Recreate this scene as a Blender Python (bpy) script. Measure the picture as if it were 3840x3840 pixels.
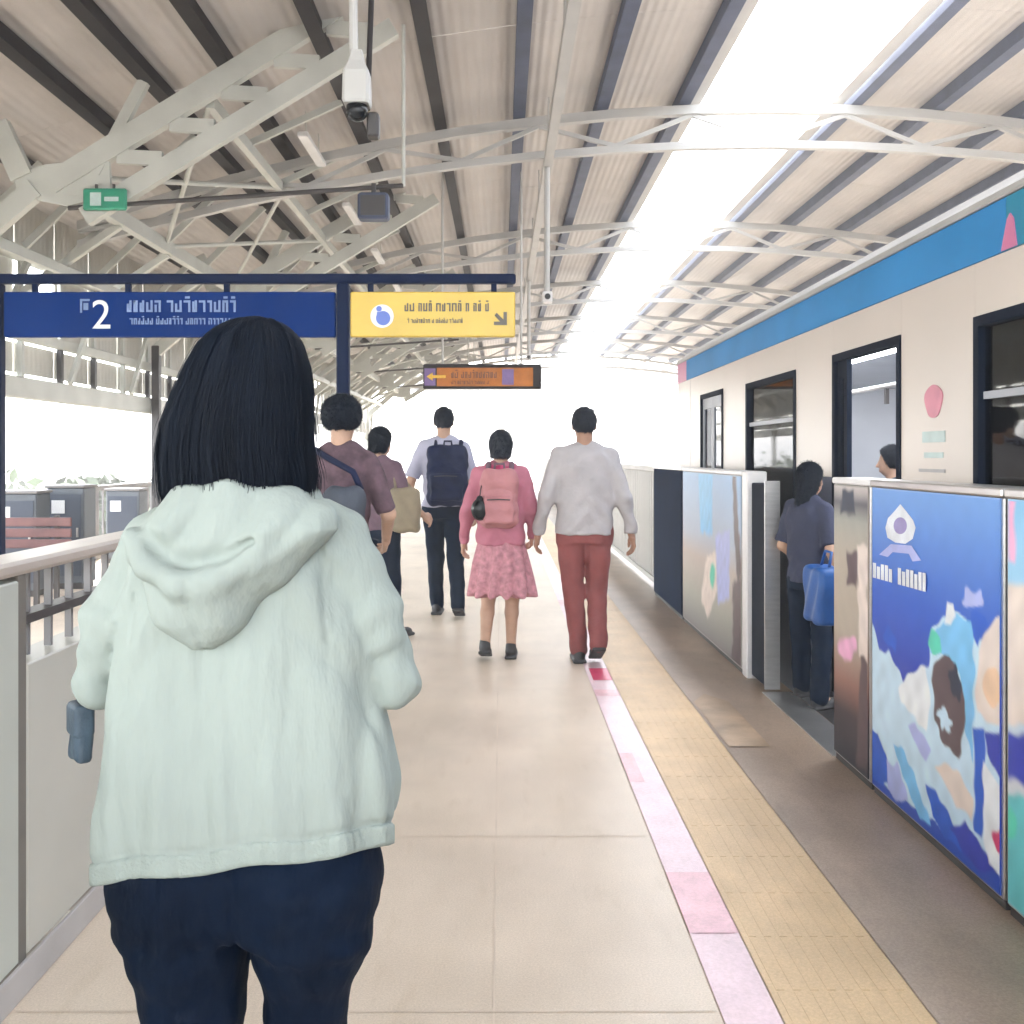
import bpy, math, random
import numpy as np
from mathutils import Vector, Matrix

# ------------------------------------------------------------------ scene, camera, light
for o in list(bpy.data.objects):
    bpy.data.objects.remove(o, do_unlink=True)
scene = bpy.context.scene
COL = scene.collection
R = math.radians
random.seed(7)
np.random.seed(7)

CAM_Z = 1.41
cam_data = bpy.data.cameras.new('camera')
cam_data.sensor_width = 36.0
cam_data.lens = 36.09
cam_data.shift_x = 0.011
cam_data.shift_y = -0.055
cam_data.clip_start = 0.05
cam_data.clip_end = 6000
cam = bpy.data.objects.new('camera', cam_data)
cam.location = (0, 0, CAM_Z)
cam.rotation_euler = (R(90), 0, 0)
COL.objects.link(cam)
scene.camera = cam

SUN_EL, SUN_AZ = 56.0, 335.0            # degrees; azimuth clockwise from +Y
world = bpy.data.worlds.new('World')
scene.world = world
world.use_nodes = True
wn = world.node_tree
wn.nodes.clear()
sky = wn.nodes.new('ShaderNodeTexSky')
sky.sky_type = 'NISHITA'
sky.sun_disc = False
sky.sun_elevation = R(SUN_EL)
sky.sun_rotation = R(SUN_AZ)
sky.air_density = 1.0
sky.dust_density = 1.0
sky.ozone_density = 1.0
bg = wn.nodes.new('ShaderNodeBackground')
bg.inputs['Strength'].default_value = 0.15
wo = wn.nodes.new('ShaderNodeOutputWorld')
hsv = wn.nodes.new('ShaderNodeHueSaturation')          # thin bright cloud: the whole sky is whitish
hsv.inputs['Saturation'].default_value = 0.36
warm = wn.nodes.new('ShaderNodeMix')
warm.data_type = 'RGBA'
warm.blend_type = 'MULTIPLY'
warm.inputs[0].default_value = 1.0
warm.inputs[7].default_value = (1.0, 0.97, 0.925, 1)
wn.links.new(sky.outputs[0], hsv.inputs['Color'])
wn.links.new(hsv.outputs[0], warm.inputs[6])
wn.links.new(warm.outputs[2], bg.inputs[0])
wn.links.new(bg.outputs[0], wo.inputs[0])

sd = bpy.data.lights.new('sun', 'SUN')
sd.energy = 1.5
sd.angle = R(12)
sd.color = (1.0, 0.95, 0.88)
sun = bpy.data.objects.new('sun', sd)
az, el = R(SUN_AZ), R(SUN_EL)
to_sun = Vector((math.sin(az) * math.cos(el), math.cos(az) * math.cos(el), math.sin(el)))
sun.rotation_euler = to_sun.to_track_quat('Z', 'Y').to_euler()
COL.objects.link(sun)

vs = scene.view_settings
vs.view_transform = 'Standard'
vs.look = 'None'
vs.exposure = 4.05
vs.gamma = 1.0
vs.use_curve_mapping = False
try:
    scene.cycles.max_bounces = 7
    scene.cycles.diffuse_bounces = 4
    scene.cycles.volume_bounces = 0
    scene.cycles.glossy_bounces = 2
    scene.cycles.transmission_bounces = 6
    scene.cycles.transparent_max_bounces = 10
    scene.cycles.caustics_reflective = False
    scene.cycles.caustics_refractive = False
except Exception:
    pass

# ------------------------------------------------------------------ materials
MATS = {}
def lin(c):
    return tuple(((v / 255) / 12.92 if v / 255 <= 0.04045 else ((v / 255 + 0.055) / 1.055) ** 2.4) for v in c)

def mat(name, col, rough=0.6, var=0.12, scale=6.0, bump=0.0, bscale=60.0, metal=0.0, emit=0.0, stretch=None, spec=0.5, sheen=0.0):
    m = bpy.data.materials.new(name)
    m.use_nodes = True
    nt = m.node_tree
    b = nt.nodes['Principled BSDF']
    b.inputs['Roughness'].default_value = rough
    b.inputs['Metallic'].default_value = metal
    b.inputs['Specular IOR Level'].default_value = spec
    if sheen:
        b.inputs['Sheen Weight'].default_value = sheen
    tc = nt.nodes.new('ShaderNodeTexCoord')
    mp = nt.nodes.new('ShaderNodeMapping')
    if stretch:
        mp.inputs['Scale'].default_value = stretch
    nt.links.new(tc.outputs['Object'], mp.inputs[0])
    n = nt.nodes.new('ShaderNodeTexNoise')
    n.inputs['Scale'].default_value = scale
    n.inputs['Detail'].default_value = 5
    nt.links.new(mp.outputs[0], n.inputs['Vector'])
    r = nt.nodes.new('ShaderNodeValToRGB')
    r.color_ramp.elements[0].position = 0.3
    r.color_ramp.elements[1].position = 0.7
    lo = tuple(c * (1 - var) for c in col) + (1,)
    hi = tuple(min(1, c * (1 + var)) for c in col) + (1,)
    r.color_ramp.elements[0].color = lo
    r.color_ramp.elements[1].color = hi
    nt.links.new(n.outputs['Fac'], r.inputs[0])
    nt.links.new(r.outputs[0], b.inputs['Base Color'])
    if bump:
        n2 = nt.nodes.new('ShaderNodeTexNoise')
        n2.inputs['Scale'].default_value = bscale
        n2.inputs['Detail'].default_value = 3
        nt.links.new(mp.outputs[0], n2.inputs['Vector'])
        bp = nt.nodes.new('ShaderNodeBump')
        bp.inputs['Strength'].default_value = bump
        bp.inputs['Distance'].default_value = 0.01
        nt.links.new(n2.outputs['Fac'], bp.inputs['Height'])
        nt.links.new(bp.outputs[0], b.inputs['Normal'])
    if emit:
        nt.links.new(r.outputs[0], b.inputs['Emission Color'])
        b.inputs['Emission Strength'].default_value = emit
    MATS[name] = m
    return m

def ribbed(name, col, axis, pitch, rough=0.5, var=0.08, strength=0.5):
    """painted sheet with fine pressed ribs (relief only)"""
    m = mat(name, col, rough, var, 1.2)
    nt = m.node_tree
    w = nt.nodes.new('ShaderNodeTexWave')
    w.wave_type = 'BANDS'
    w.bands_direction = axis
    w.inputs['Scale'].default_value = 0.314 / pitch
    tc = nt.nodes.new('ShaderNodeTexCoord')
    nt.links.new(tc.outputs['Object'], w.inputs['Vector'])
    bp = nt.nodes.new('ShaderNodeBump')
    bp.inputs['Strength'].default_value = strength
    bp.inputs['Distance'].default_value = 0.012
    nt.links.new(w.outputs['Fac'], bp.inputs['Height'])
    nt.links.new(bp.outputs[0], nt.nodes['Principled BSDF'].inputs['Normal'])
    return m

def gradient_z(name, stops, z0, z1, rough=0.35):
    """flat printed gradient (print ink) along object z"""
    m = bpy.data.materials.new(name)
    m.use_nodes = True
    nt = m.node_tree
    b = nt.nodes['Principled BSDF']
    b.inputs['Roughness'].default_value = rough
    tc = nt.nodes.new('ShaderNodeTexCoord')
    sp = nt.nodes.new('ShaderNodeSeparateXYZ')
    nt.links.new(tc.outputs['Object'], sp.inputs[0])
    mr = nt.nodes.new('ShaderNodeMapRange')
    mr.inputs['From Min'].default_value = z0
    mr.inputs['From Max'].default_value = z1
    nt.links.new(sp.outputs['Z'], mr.inputs['Value'])
    r = nt.nodes.new('ShaderNodeValToRGB')
    while len(r.color_ramp.elements) < len(stops):
        r.color_ramp.elements.new(0.5)
    for e, (p, c) in zip(r.color_ramp.elements, stops):
        e.position = p
        e.color = tuple(c) + (1,)
    nt.links.new(mr.outputs[0], r.inputs[0])
    nt.links.new(r.outputs[0], b.inputs['Base Color'])
    MATS[name] = m
    return m

def glass(name, tint=(0.8, 0.85, 0.88), rough=0.03, mix=0.75):
    m = bpy.data.materials.new(name)
    m.use_nodes = True
    nt = m.node_tree
    nt.nodes.clear()
    out = nt.nodes.new('ShaderNodeOutputMaterial')
    t = nt.nodes.new('ShaderNodeBsdfTransparent')
    t.inputs[0].default_value = tuple(tint) + (1,)
    g = nt.nodes.new('ShaderNodeBsdfGlossy')
    g.inputs['Roughness'].default_value = rough
    lw = nt.nodes.new('ShaderNodeFresnel')
    lw.inputs[0].default_value = 1.5
    mx = nt.nodes.new('ShaderNodeMixShader')
    nt.links.new(lw.outputs[0], mx.inputs[0])
    nt.links.new(t.outputs[0], mx.inputs[1])
    nt.links.new(g.outputs[0], mx.inputs[2])
    nt.links.new(mx.outputs[0], out.inputs[0])
    MATS[name] = m
    return m

mat('floor', (0.73, 0.62, 0.495), 0.42, 0.08, 1.6, 0.04, 120, spec=0.35)
mat('floor_grey', (0.44, 0.335, 0.25), 0.42, 0.12, 3.0, 0.05, 150)  # shadow along the gates is put into this grey-brown base colour
mat('tactile', (0.72, 0.515, 0.285), 0.5, 0.08, 4.0, 0.1, 90)
mat('line_white', (0.80, 0.60, 0.635), 0.4, 0.07, 5.0)
mat('line_pink', (0.78, 0.46, 0.50), 0.4, 0.16, 7.0)
mat('line_red', (0.62, 0.05, 0.13), 0.4, 0.08, 8.0)
mat('mark_orange', (0.46, 0.335, 0.22), 0.5, 0.25, 5.0)
mat('joint', (0.68, 0.575, 0.46), 0.7, 0.1, 5.0)
mat('concrete', (0.36, 0.34, 0.31), 0.85, 0.15, 2.0, 0.2, 40)
mat('ballast', (0.16, 0.15, 0.14), 0.9, 0.3, 30.0, 0.6, 60)
mat('ground', (0.13, 0.13, 0.12), 0.9, 0.25, 0.02)
mat('rail_steel', (0.35, 0.33, 0.31), 0.35, 0.2, 8.0, metal=0.9)
mat('steel_paint', (0.52, 0.53, 0.49), 0.45, 0.10, 2.5, 0.04, 40)
mat('bench_red', (0.17, 0.075, 0.07), 0.55, 0.2, 6.0)
mat('cabinet_slate', (0.10, 0.115, 0.135), 0.45, 0.12, 4.0)
mat('railing_grey', (0.22, 0.21, 0.21), 0.5, 0.12, 3.0)
mat('bridge_white', (0.42, 0.41, 0.40), 0.6, 0.06, 0.6)
mat('steel_white', (0.47, 0.465, 0.45), 0.45, 0.08, 2.5)
ribbed('roof_sheet', (0.51, 0.475, 0.45), 'X', 0.10)
ribbed('side_sheet', (0.52, 0.50, 0.45), 'Y', 0.12)
mat('purlin_dark', (0.032, 0.028, 0.029), 0.55, 0.25, 3.0, spec=0.15)
mat('purlin_haze_blue', (0.075, 0.09, 0.145), 0.5, 0.2, 3.0, spec=0.2)  # hazy veil over the right-hand purlins is put into this blue-grey
mat('wall_panel', (0.47, 0.49, 0.435), 0.4, 0.07, 2.0)
mat('wall_panel_beige', (0.50, 0.49, 0.43), 0.4, 0.07, 2.0)
mat('wall_cap', (0.48, 0.42, 0.365), 0.35, 0.08, 4.0)
mat('wall_joint', (0.16, 0.145, 0.125), 0.6, 0.15, 5.0)
mat('skirting', (0.42, 0.40, 0.385), 0.4, 0.10, 4.0)
mat('dark_metal', (0.05, 0.045, 0.045), 0.45, 0.2, 5.0)
mat('stainless', (0.62, 0.61, 0.60), 0.28, 0.08, 6.0, metal=0.85, stretch=(1, 1, 8))
mat('sign_navy', (0.004, 0.012, 0.045), 0.6, 0.12, 5.0, spec=0.1)
mat('gate_navy', (0.006, 0.016, 0.045), 0.8, 0.15, 3.0, spec=0.05)
mat('sign_blue', (0.002, 0.026, 0.15), 0.7, 0.10, 2.0, spec=0.08)
mat('sign_yellow', (0.68, 0.47, 0.06), 0.35, 0.06, 4.0)
mat('sign_white', (0.78, 0.79, 0.80), 0.4, 0.03, 4.0)
mat('sign_text_pale', (0.16, 0.24, 0.44), 0.4, 0.1, 8.0)
mat('sign_text_dark', (0.09, 0.075, 0.055), 0.4, 0.1, 8.0)
mat('sign_icon_blue', (0.10, 0.17, 0.55), 0.4, 0.1, 8.0)
mat('exit_green', (0.04, 0.30, 0.19), 0.35, 0.15, 6.0)
mat('plastic_white', (0.74, 0.73, 0.73), 0.35, 0.04, 5.0)
mat('plastic_black', (0.008, 0.009, 0.011), 0.25, 0.15, 5.0, spec=0.3)
mat('display_orange', (0.42, 0.15, 0.035), 0.5, 0.2, 5.0, emit=0.008, spec=0.2)
mat('display_brown', (0.15, 0.05, 0.02), 0.4, 0.2, 9.0)
mat('display_yellow', (0.70, 0.42, 0.04), 0.5, 0.1, 9.0, emit=0.01)
mat('display_purple', (0.18, 0.11, 0.30), 0.4, 0.1, 9.0)
mat('train_body', (0.72, 0.645, 0.58), 0.3, 0.04, 1.0)
mat('train_lamp', (0.9, 0.92, 0.95), 0.5, 0.0, 1.0, emit=1.8)
mat('train_blue', (0.035, 0.27, 0.62), 0.5, 0.10, 1.5, spec=0.15)
mat('train_teal', (0.015, 0.27, 0.44), 0.3, 0.10, 1.5)
mat('train_pink', (0.66, 0.21, 0.38), 0.35, 0.08, 4.0)
mat('train_roof', (0.55, 0.54, 0.53), 0.45, 0.08, 2.0)
mat('train_under', (0.05, 0.05, 0.055), 0.7, 0.2, 4.0)
mat('train_inner', (0.44, 0.46, 0.50), 0.45, 0.08, 2.0)
mat('train_floor', (0.22, 0.23, 0.24), 0.6, 0.1, 3.0)
mat('train_rubber', (0.006, 0.011, 0.024), 0.7, 0.15, 5.0, spec=0.08)
mat('train_lower', (0.075, 0.085, 0.14), 0.35, 0.12, 2.0, spec=0.3)
mat('seat_blue', (0.10, 0.11, 0.25), 0.4, 0.1, 5.0)
mat('mark_pink', (0.64, 0.22, 0.30), 0.4, 0.15, 8.0)
mat('mark_cyan', (0.50, 0.62, 0.60), 0.4, 0.1, 8.0)
mat('mark_grey', (0.42, 0.40, 0.40), 0.4, 0.1, 8.0)
glass('window_glass', (0.62, 0.68, 0.74))
glass('clear_glass', (0.86, 0.90, 0.90))
glass('dark_glass', (0.16, 0.20, 0.26))
mat('skin', (0.50, 0.31, 0.215), 0.5, 0.07, 20.0, spec=0.4)
mat('skin_tan', (0.38, 0.21, 0.14), 0.5, 0.07, 20.0, spec=0.4)
mat('hair', (0.0042, 0.0078, 0.015), 0.7, 0.3, 25.0, stretch=(1, 1, 0.15), spec=0.15)
mat('hair_brown', (0.010, 0.014, 0.024), 0.6, 0.3, 25.0, spec=0.3)
mat('mint_cloth', (0.325, 0.372, 0.34), 0.9, 0.05, 9.0, 0.55, 34, stretch=(1, 1, 0.35), spec=0.2)
mat('mint_rib', (0.315, 0.365, 0.33), 0.9, 0.06, 9.0, 0.25, 250)
mat('navy_cloth', (0.0020, 0.0075, 0.021), 0.8, 0.25, 14.0, 0.25, 60, spec=0.12, stretch=(1, 1, 0.4))
mat('navy_soft', (0.0045, 0.012, 0.029), 0.8, 0.2, 14.0, 0.2, 60, spec=0.15)
mat('white_shirt', (0.44, 0.44, 0.55), 0.85, 0.08, 8.0, 0.55, 26)
mat('grey_tee', (0.42, 0.395, 0.40), 0.9, 0.08, 9.0, 0.55, 26)
mat('rust_cloth', (0.235, 0.065, 0.062), 0.85, 0.15, 8.0, 0.55, 26)
mat('backpack_navy', (0.010, 0.016, 0.05), 0.7, 0.25, 9.0, 0.25, 60, spec=0.2)
mat('pink_cloth', (0.46, 0.16, 0.215), 0.85, 0.12, 9.0, 0.55, 26)
mat('coral_bag', (0.45, 0.19, 0.20), 0.7, 0.12, 9.0, 0.55, 26)
mat('skirt_cloth', (0.50, 0.23, 0.265), 0.9, 0.28, 28.0, 0.55, 26)
mat('magenta_scarf', (0.52, 0.06, 0.16), 0.85, 0.15, 15.0, 0.55, 26)
mat('mauve_print', (0.105, 0.062, 0.078), 0.85, 0.45, 16.0, 0.55, 26)
mat('mauve_cloth', (0.15, 0.092, 0.12), 0.85, 0.2, 12.0, 0.55, 26)
mat('bag_grey', (0.045, 0.055, 0.075), 0.7, 0.3, 8.0, 0.15, 90)
mat('bag_tan', (0.27, 0.225, 0.15), 0.75, 0.15, 8.0, 0.15, 90)
mat('slate_dark', (0.018, 0.026, 0.036), 0.6, 0.2, 18.0, spec=0.2)
mat('slate_bag', (0.055, 0.085, 0.115), 0.55, 0.25, 18.0, 0.2, 120)
mat('blue_bag', (0.007, 0.085, 0.32), 0.5, 0.15, 8.0, 0.1, 90)
mat('greyblue_top', (0.032, 0.038, 0.075), 0.85, 0.15, 9.0, 0.55, 26)
mat('shoe_dark', (0.03, 0.03, 0.032), 0.55, 0.2, 15.0)
mat('shoe_white', (0.62, 0.60, 0.58), 0.5, 0.08, 15.0)
mat('cap_grey', (0.20, 0.23, 0.23), 0.8, 0.15, 15.0, 0.1, 100)
mat('bark', (0.16, 0.12, 0.09), 0.9, 0.3, 12.0, 0.5, 30)
mat('leaf_a', (0.035, 0.060, 0.018), 0.6, 0.45, 1.5)
mat('leaf_b', (0.055, 0.085, 0.025), 0.6, 0.4, 1.5)
mat('house_white', (0.24, 0.235, 0.23), 0.8, 0.08, 0.5)
mat('house_grey', (0.12, 0.125, 0.135), 0.8, 0.08, 0.5)
mat('house_blue', (0.07, 0.085, 0.115), 0.8, 0.08, 0.5)
mat('roof_red', (0.13, 0.055, 0.055), 0.8, 0.2, 1.0)
mat('window_dark', (0.03, 0.035, 0.045), 0.25, 0.2, 1.0)

def speckle(m, fine, lo, wear):
    """adds stone speckle and irregular worn, scuffed patches to a floor material"""
    nt = m.node_tree
    b = nt.nodes['Principled BSDF']
    src = b.inputs['Base Color'].links[0].from_socket
    tc = nt.nodes.new('ShaderNodeTexCoord')
    for sc_, a, c, p0, p1, st in ((fine, lo, 1.05, 0.35, 0.65, (1, 1, 1)), (2.3, wear, 1.0, 0.38, 0.56, (1, 0.35, 1)), (14.0, 0.5 + wear / 2, 1.0, 0.30, 0.42, (1, 0.25, 1))):
        mp = nt.nodes.new('ShaderNodeMapping')
        mp.inputs['Scale'].default_value = st
        nt.links.new(tc.outputs['Object'], mp.inputs[0])
        n = nt.nodes.new('ShaderNodeTexNoise')
        n.inputs['Scale'].default_value = sc_
        n.inputs['Detail'].default_value = 6
        nt.links.new(mp.outputs[0], n.inputs['Vector'])
        r = nt.nodes.new('ShaderNodeValToRGB')
        r.color_ramp.elements[0].position, r.color_ramp.elements[1].position = p0, p1
        r.color_ramp.elements[0].color = (a, a * 0.99, a * 0.97, 1)
        r.color_ramp.elements[1].color = (c, c, c, 1)
        nt.links.new(n.outputs['Fac'], r.inputs[0])
        mx = nt.nodes.new('ShaderNodeMix')
        mx.data_type = 'RGBA'
        mx.blend_type = 'MULTIPLY'
        mx.inputs[0].default_value = 1.0
        nt.links.new(src, mx.inputs[6])
        nt.links.new(r.outputs[0], mx.inputs[7])
        src = mx.outputs[2]
    nt.links.new(src, b.inputs['Base Color'])
speckle(MATS['floor'], 170.0, 0.90, 0.90)
speckle(MATS['floor_grey'], 140.0, 0.84, 0.82)
speckle(MATS['tactile'], 140.0, 0.92, 0.86)
speckle(MATS['line_white'], 90.0, 0.93, 0.86)
speckle(MATS['line_pink'], 90.0, 0.93, 0.86)

# ------------------------------------------------------------------ mesh helpers
def world_origin(o):
    p = Vector((0, 0, 0))
    while o is not None:
        p += o.location
        o = o.parent
    return p

class MB:
    """collects faces; build() links them as one mesh object"""
    def __init__(s):
        s.v = []
        s.f = []
    def add(s, verts, faces):
        n = len(s.v)
        s.v += [tuple(p) for p in verts]
        s.f += [tuple(i + n for i in f) for f in faces]
        return s
    def box(s, x0, x1, y0, y1, z0, z1, bev=0.0):
        if bev <= 0:
            return s.add([(x0, y0, z0), (x1, y0, z0), (x1, y1, z0), (x0, y1, z0), (x0, y0, z1), (x1, y0, z1), (x1, y1, z1), (x0, y1, z1)],
                         [(0, 3, 2, 1), (4, 5, 6, 7), (0, 1, 5, 4), (1, 2, 6, 5), (2, 3, 7, 6), (3, 0, 4, 7)])
        b = bev
        c = [(x0 + b, y0), (x1 - b, y0), (x1, y0 + b), (x1, y1 - b), (x1 - b, y1), (x0 + b, y1), (x0, y1 - b), (x0, y0 + b)]
        cx, cy = (x0 + x1) / 2, (y0 + y1) / 2
        ins = []
        for (x, y) in c:
            ins.append((x + (b if x < cx else -b) * 0.7, y + (b if y < cy else -b) * 0.7))
        rings = [[(x, y, z0) for x, y in ins], [(x, y, z0 + b) for x, y in c], [(x, y, z1 - b) for x, y in c], [(x, y, z1) for x, y in ins]]
        return s.rings(rings)
    def rings(s, rings, closed=True, caps=True):
        k = len(rings[0])
        vv = [p for r in rings for p in r]
        ff = []
        for i in range(len(rings) - 1):
            for j in range(k if closed else k - 1):
                a = i * k + j
                b = i * k + (j + 1) % k
                ff.append((a, b, b + k, a + k))
        if caps:
            ff.append(tuple(range(k))[::-1])
            ff.append(tuple((len(rings) - 1) * k + j for j in range(k)))
        return s.add(vv, ff)
    def beam(s, p, q, w, h, up=(0, 0, 1)):
        """rectangular bar from p to q, w across, h along 'up'"""
        p, q = Vector(p), Vector(q)
        d = (q - p).normalized()
        u = Vector(up)
        if abs(d.dot(u)) > 0.98:
            u = Vector((0, 1, 0))
        a = d.cross(u).normalized()
        u = a.cross(d).normalized()
        r = []
        for c in (p, q):
            r.append([c + a * sx * w / 2 + u * sz * h / 2 for sx, sz in ((-1, -1), (1, -1), (1, 1), (-1, 1))])
        return s.rings(r)
    def tube(s, pts, rad, n=10):
        pts = [Vector(p) for p in pts]
        rr = []
        prev = None
        for i, p in enumerate(pts):
            d = (pts[min(i + 1, len(pts) - 1)] - pts[max(i - 1, 0)]).normalized()
            a = prev if prev is not None else (Vector((0, 0, 1)) if abs(d.z) < 0.9 else Vector((1, 0, 0)))
            x = d.cross(a).normalized()
            y = x.cross(d).normalized()
            prev = y
            rd = rad[i] if isinstance(rad, (list, tuple)) else rad
            rr.append([p + (x * math.cos(2 * math.pi * k / n) + y * math.sin(2 * math.pi * k / n)) * rd for k in range(n)])
        return s.rings(rr)
    def prism_x(s, pts, x0, x1):
        """polygon in (y, z), extruded along x"""
        return s.rings([[(x0, y, z) for y, z in pts], [(x1, y, z) for y, z in pts]])
    def prism_y(s, pts, y0, y1):
        return s.rings([[(x, y0, z) for x, z in pts], [(x, y1, z) for x, z in pts]])
    def build(s, name, m, parent=None, smooth=False, local=False):
        me = bpy.data.meshes.new(name)
        off = Vector((0, 0, 0)) if (parent is None or local) else world_origin(parent)
        me.from_pydata([Vector(p) - off for p in s.v], [], s.f)
        me.update()
        o = link(name, me, m, parent)
        if smooth:
            me.polygons.foreach_set('use_smooth', [True] * len(me.polygons))
        return o

def link(name, me, m, parent=None, loc=None):
    o = bpy.data.objects.new(name, me)
    if m is not None and not me.materials:
        me.materials.append(MATS[m] if isinstance(m, str) else m)
    COL.objects.link(o)
    if parent is not None:
        o.parent = parent
    if loc is not None:
        o.location = loc
    return o

def fix_normals(o):
    import bmesh
    bm = bmesh.new()
    bm.from_mesh(o.data)
    bmesh.ops.recalc_face_normals(bm, faces=bm.faces)
    bm.to_mesh(o.data)
    bm.free()
    return o

def tag(o, label, cat, group=None):
    o['label'] = label
    o['category'] = cat
    if group:
        o['group'] = group
    return o

def thing(name, label, cat, loc=(0, 0, 0), group=None, rz=0):
    o = bpy.data.objects.new(name, None)
    o.empty_display_size = 0.2
    o.location = loc
    o.rotation_euler = (0, 0, rz)
    COL.objects.link(o)
    return tag(o, label, cat, group)

def struct(o, kind='structure'):
    o['kind'] = kind
    return o

def text_mesh(s, size):
    """a mesh (flat, extruded a little) of a short text, in its own xy plane"""
    cu = bpy.data.curves.new('t', 'FONT')
    cu.body = s
    cu.size = size
    cu.extrude = 0.002
    ob = bpy.data.objects.new('t', cu)
    COL.objects.link(ob)
    bpy.context.view_layer.update()
    me = bpy.data.meshes.new_from_object(ob.evaluated_get(bpy.context.evaluated_depsgraph_get()))
    bpy.data.objects.remove(ob)
    return me
# ------------------------------------------------------------------ implicit-surface modelling for people and cloth
def vlen(x, y, z):
    return np.sqrt(x * x + y * y + z * z)

def cap(P, a, b, ra, rb=None):
    rb = ra if rb is None else rb
    X, Y, Z = P
    ax, ay, az_ = a
    dx, dy, dz = b[0] - ax, b[1] - ay, b[2] - az_
    L = dx * dx + dy * dy + dz * dz + 1e-9
    t = np.clip(((X - ax) * dx + (Y - ay) * dy + (Z - az_) * dz) / L, 0, 1)
    return vlen(X - ax - t * dx, Y - ay - t * dy, Z - az_ - t * dz) - (ra + (rb - ra) * t)

def ell(P, c, r):
    X, Y, Z = P
    x, y, z = (X - c[0]), (Y - c[1]), (Z - c[2])
    k0 = vlen(x / r[0], y / r[1], z / r[2]) + 1e-6
    k1 = vlen(x / r[0] ** 2, y / r[1] ** 2, z / r[2] ** 2) + 1e-6
    return k0 * (k0 - 1) / k1

def rbox(P, c, h, r, rotz=0.0, rotx=0.0):
    X, Y, Z = (P[0] - c[0], P[1] - c[1], P[2] - c[2])
    if rotz:
        cs, sn = math.cos(rotz), math.sin(rotz)
        X, Y = X * cs + Y * sn, -X * sn + Y * cs
    if rotx:
        cs, sn = math.cos(rotx), math.sin(rotx)
        Y, Z = Y * cs + Z * sn, -Y * sn + Z * cs
    qx, qy, qz = np.abs(X) - h[0] + r, np.abs(Y) - h[1] + r, np.abs(Z) - h[2] + r
    return vlen(np.maximum(qx, 0), np.maximum(qy, 0), np.maximum(qz, 0)) + np.minimum(np.maximum(qx, np.maximum(qy, qz)), 0) - r

def loft(P, zs, cx, cy, a, b, p=2.0):
    X, Y, Z = P
    def it(v):
        if np.isscalar(v):
            return v
        # smooth interpolation: piecewise linear averaged over a small window
        h = 0.018
        return (np.interp(Z - h, zs, v) + np.interp(Z, zs, v) * 2 + np.interp(Z + h, zs, v)) / 4
    A, B = it(a), it(b)
    x, y = np.abs(X - it(cx)) / A, np.abs(Y - it(cy)) / B
    d = ((x ** p + y ** p) ** (1 / p) - 1) * np.minimum(A, B)
    return np.maximum(d, np.maximum(zs[0] - Z, Z - zs[-1]))

def smin(a, b, k):
    h = np.clip(0.5 + 0.5 * (b - a) / k, 0, 1)
    return b + (a - b) * h - k * h * (1 - h)

def smax(a, b, k):
    return -smin(-a, -b, k)

def union(k, *ds):
    d = ds[0]
    for e in ds[1:]:
        d = smin(d, e, k)
    return d

def chain(P, pts, rads, k=0.02):
    d = None
    for i in range(len(pts) - 1):
        e = cap(P, pts[i], pts[i + 1], rads[i], rads[i + 1])
        d = e if d is None else smin(d, e, k)
    return d

def snet(f, lo, hi, h):
    """surface nets: returns verts (n,3), quads (m,4) of the zero set of f"""
    ax = [np.arange(lo[i], hi[i] + h, h, dtype=np.float32) for i in range(3)]
    X, Y, Z = np.meshgrid(*ax, indexing='ij')
    V = np.asarray(f((X, Y, Z)), dtype=np.float32)
    S = V < 0
    n = [len(a) for a in ax]
    c = np.zeros((n[0] - 1, n[1] - 1, n[2] - 1), dtype=np.int8)
    for i in (0, 1):
        for j in (0, 1):
            for k in (0, 1):
                c += S[i:n[0] - 1 + i, j:n[1] - 1 + j, k:n[2] - 1 + k]
    ci, cj, ck = np.nonzero((c > 0) & (c < 8))
    idx = -np.ones(c.shape, dtype=np.int64)
    idx[ci, cj, ck] = np.arange(len(ci))
    acc = np.zeros((len(ci), 3))
    cnt = np.zeros(len(ci))
    cor = [(i, j, k) for i in (0, 1) for j in (0, 1) for k in (0, 1)]
    for a in cor:
        for axis in range(3):
            if a[axis] == 1:
                continue
            b = list(a)
            b[axis] = 1
            va = V[ci + a[0], cj + a[1], ck + a[2]]
            vb = V[ci + b[0], cj + b[1], ck + b[2]]
            m = (va < 0) != (vb < 0)
            t = np.where(m, va / np.where(np.abs(va - vb) < 1e-9, 1e-9, va - vb), 0)
            for q in range(3):
                acc[:, q] += np.where(m, a[q] + (t if q == axis else 0), 0)
            cnt += m
    acc /= np.maximum(cnt, 1)[:, None]
    vv = np.stack([lo[0] + (ci + acc[:, 0]) * h, lo[1] + (cj + acc[:, 1]) * h, lo[2] + (ck + acc[:, 2]) * h], 1)
    quads = []
    for axis in range(3):
        A = S.take(range(n[axis] - 1), axis)
        B = S.take(range(1, n[axis]), axis)
        ei, ej, ek = np.nonzero(A != B)
        e = [ei, ej, ek]
        o1, o2 = [(1, 2), (2, 0), (0, 1)][axis]
        ok = (e[o1] > 0) & (e[o2] > 0) & (e[o1] < n[o1] - 1) & (e[o2] < n[o2] - 1)
        e = [q[ok] for q in e]
        inside = A[tuple(e)]
        def cell(d1, d2):
            q = [x.copy() for x in e]
            q[o1] -= d1
            q[o2] -= d2
            return idx[tuple(q)]
        Q = np.stack([cell(1, 1), cell(0, 1), cell(0, 0), cell(1, 0)], 1)
        Q[~inside] = Q[~inside][:, ::-1]
        quads.append(Q)
    return vv, np.concatenate(quads)

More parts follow.
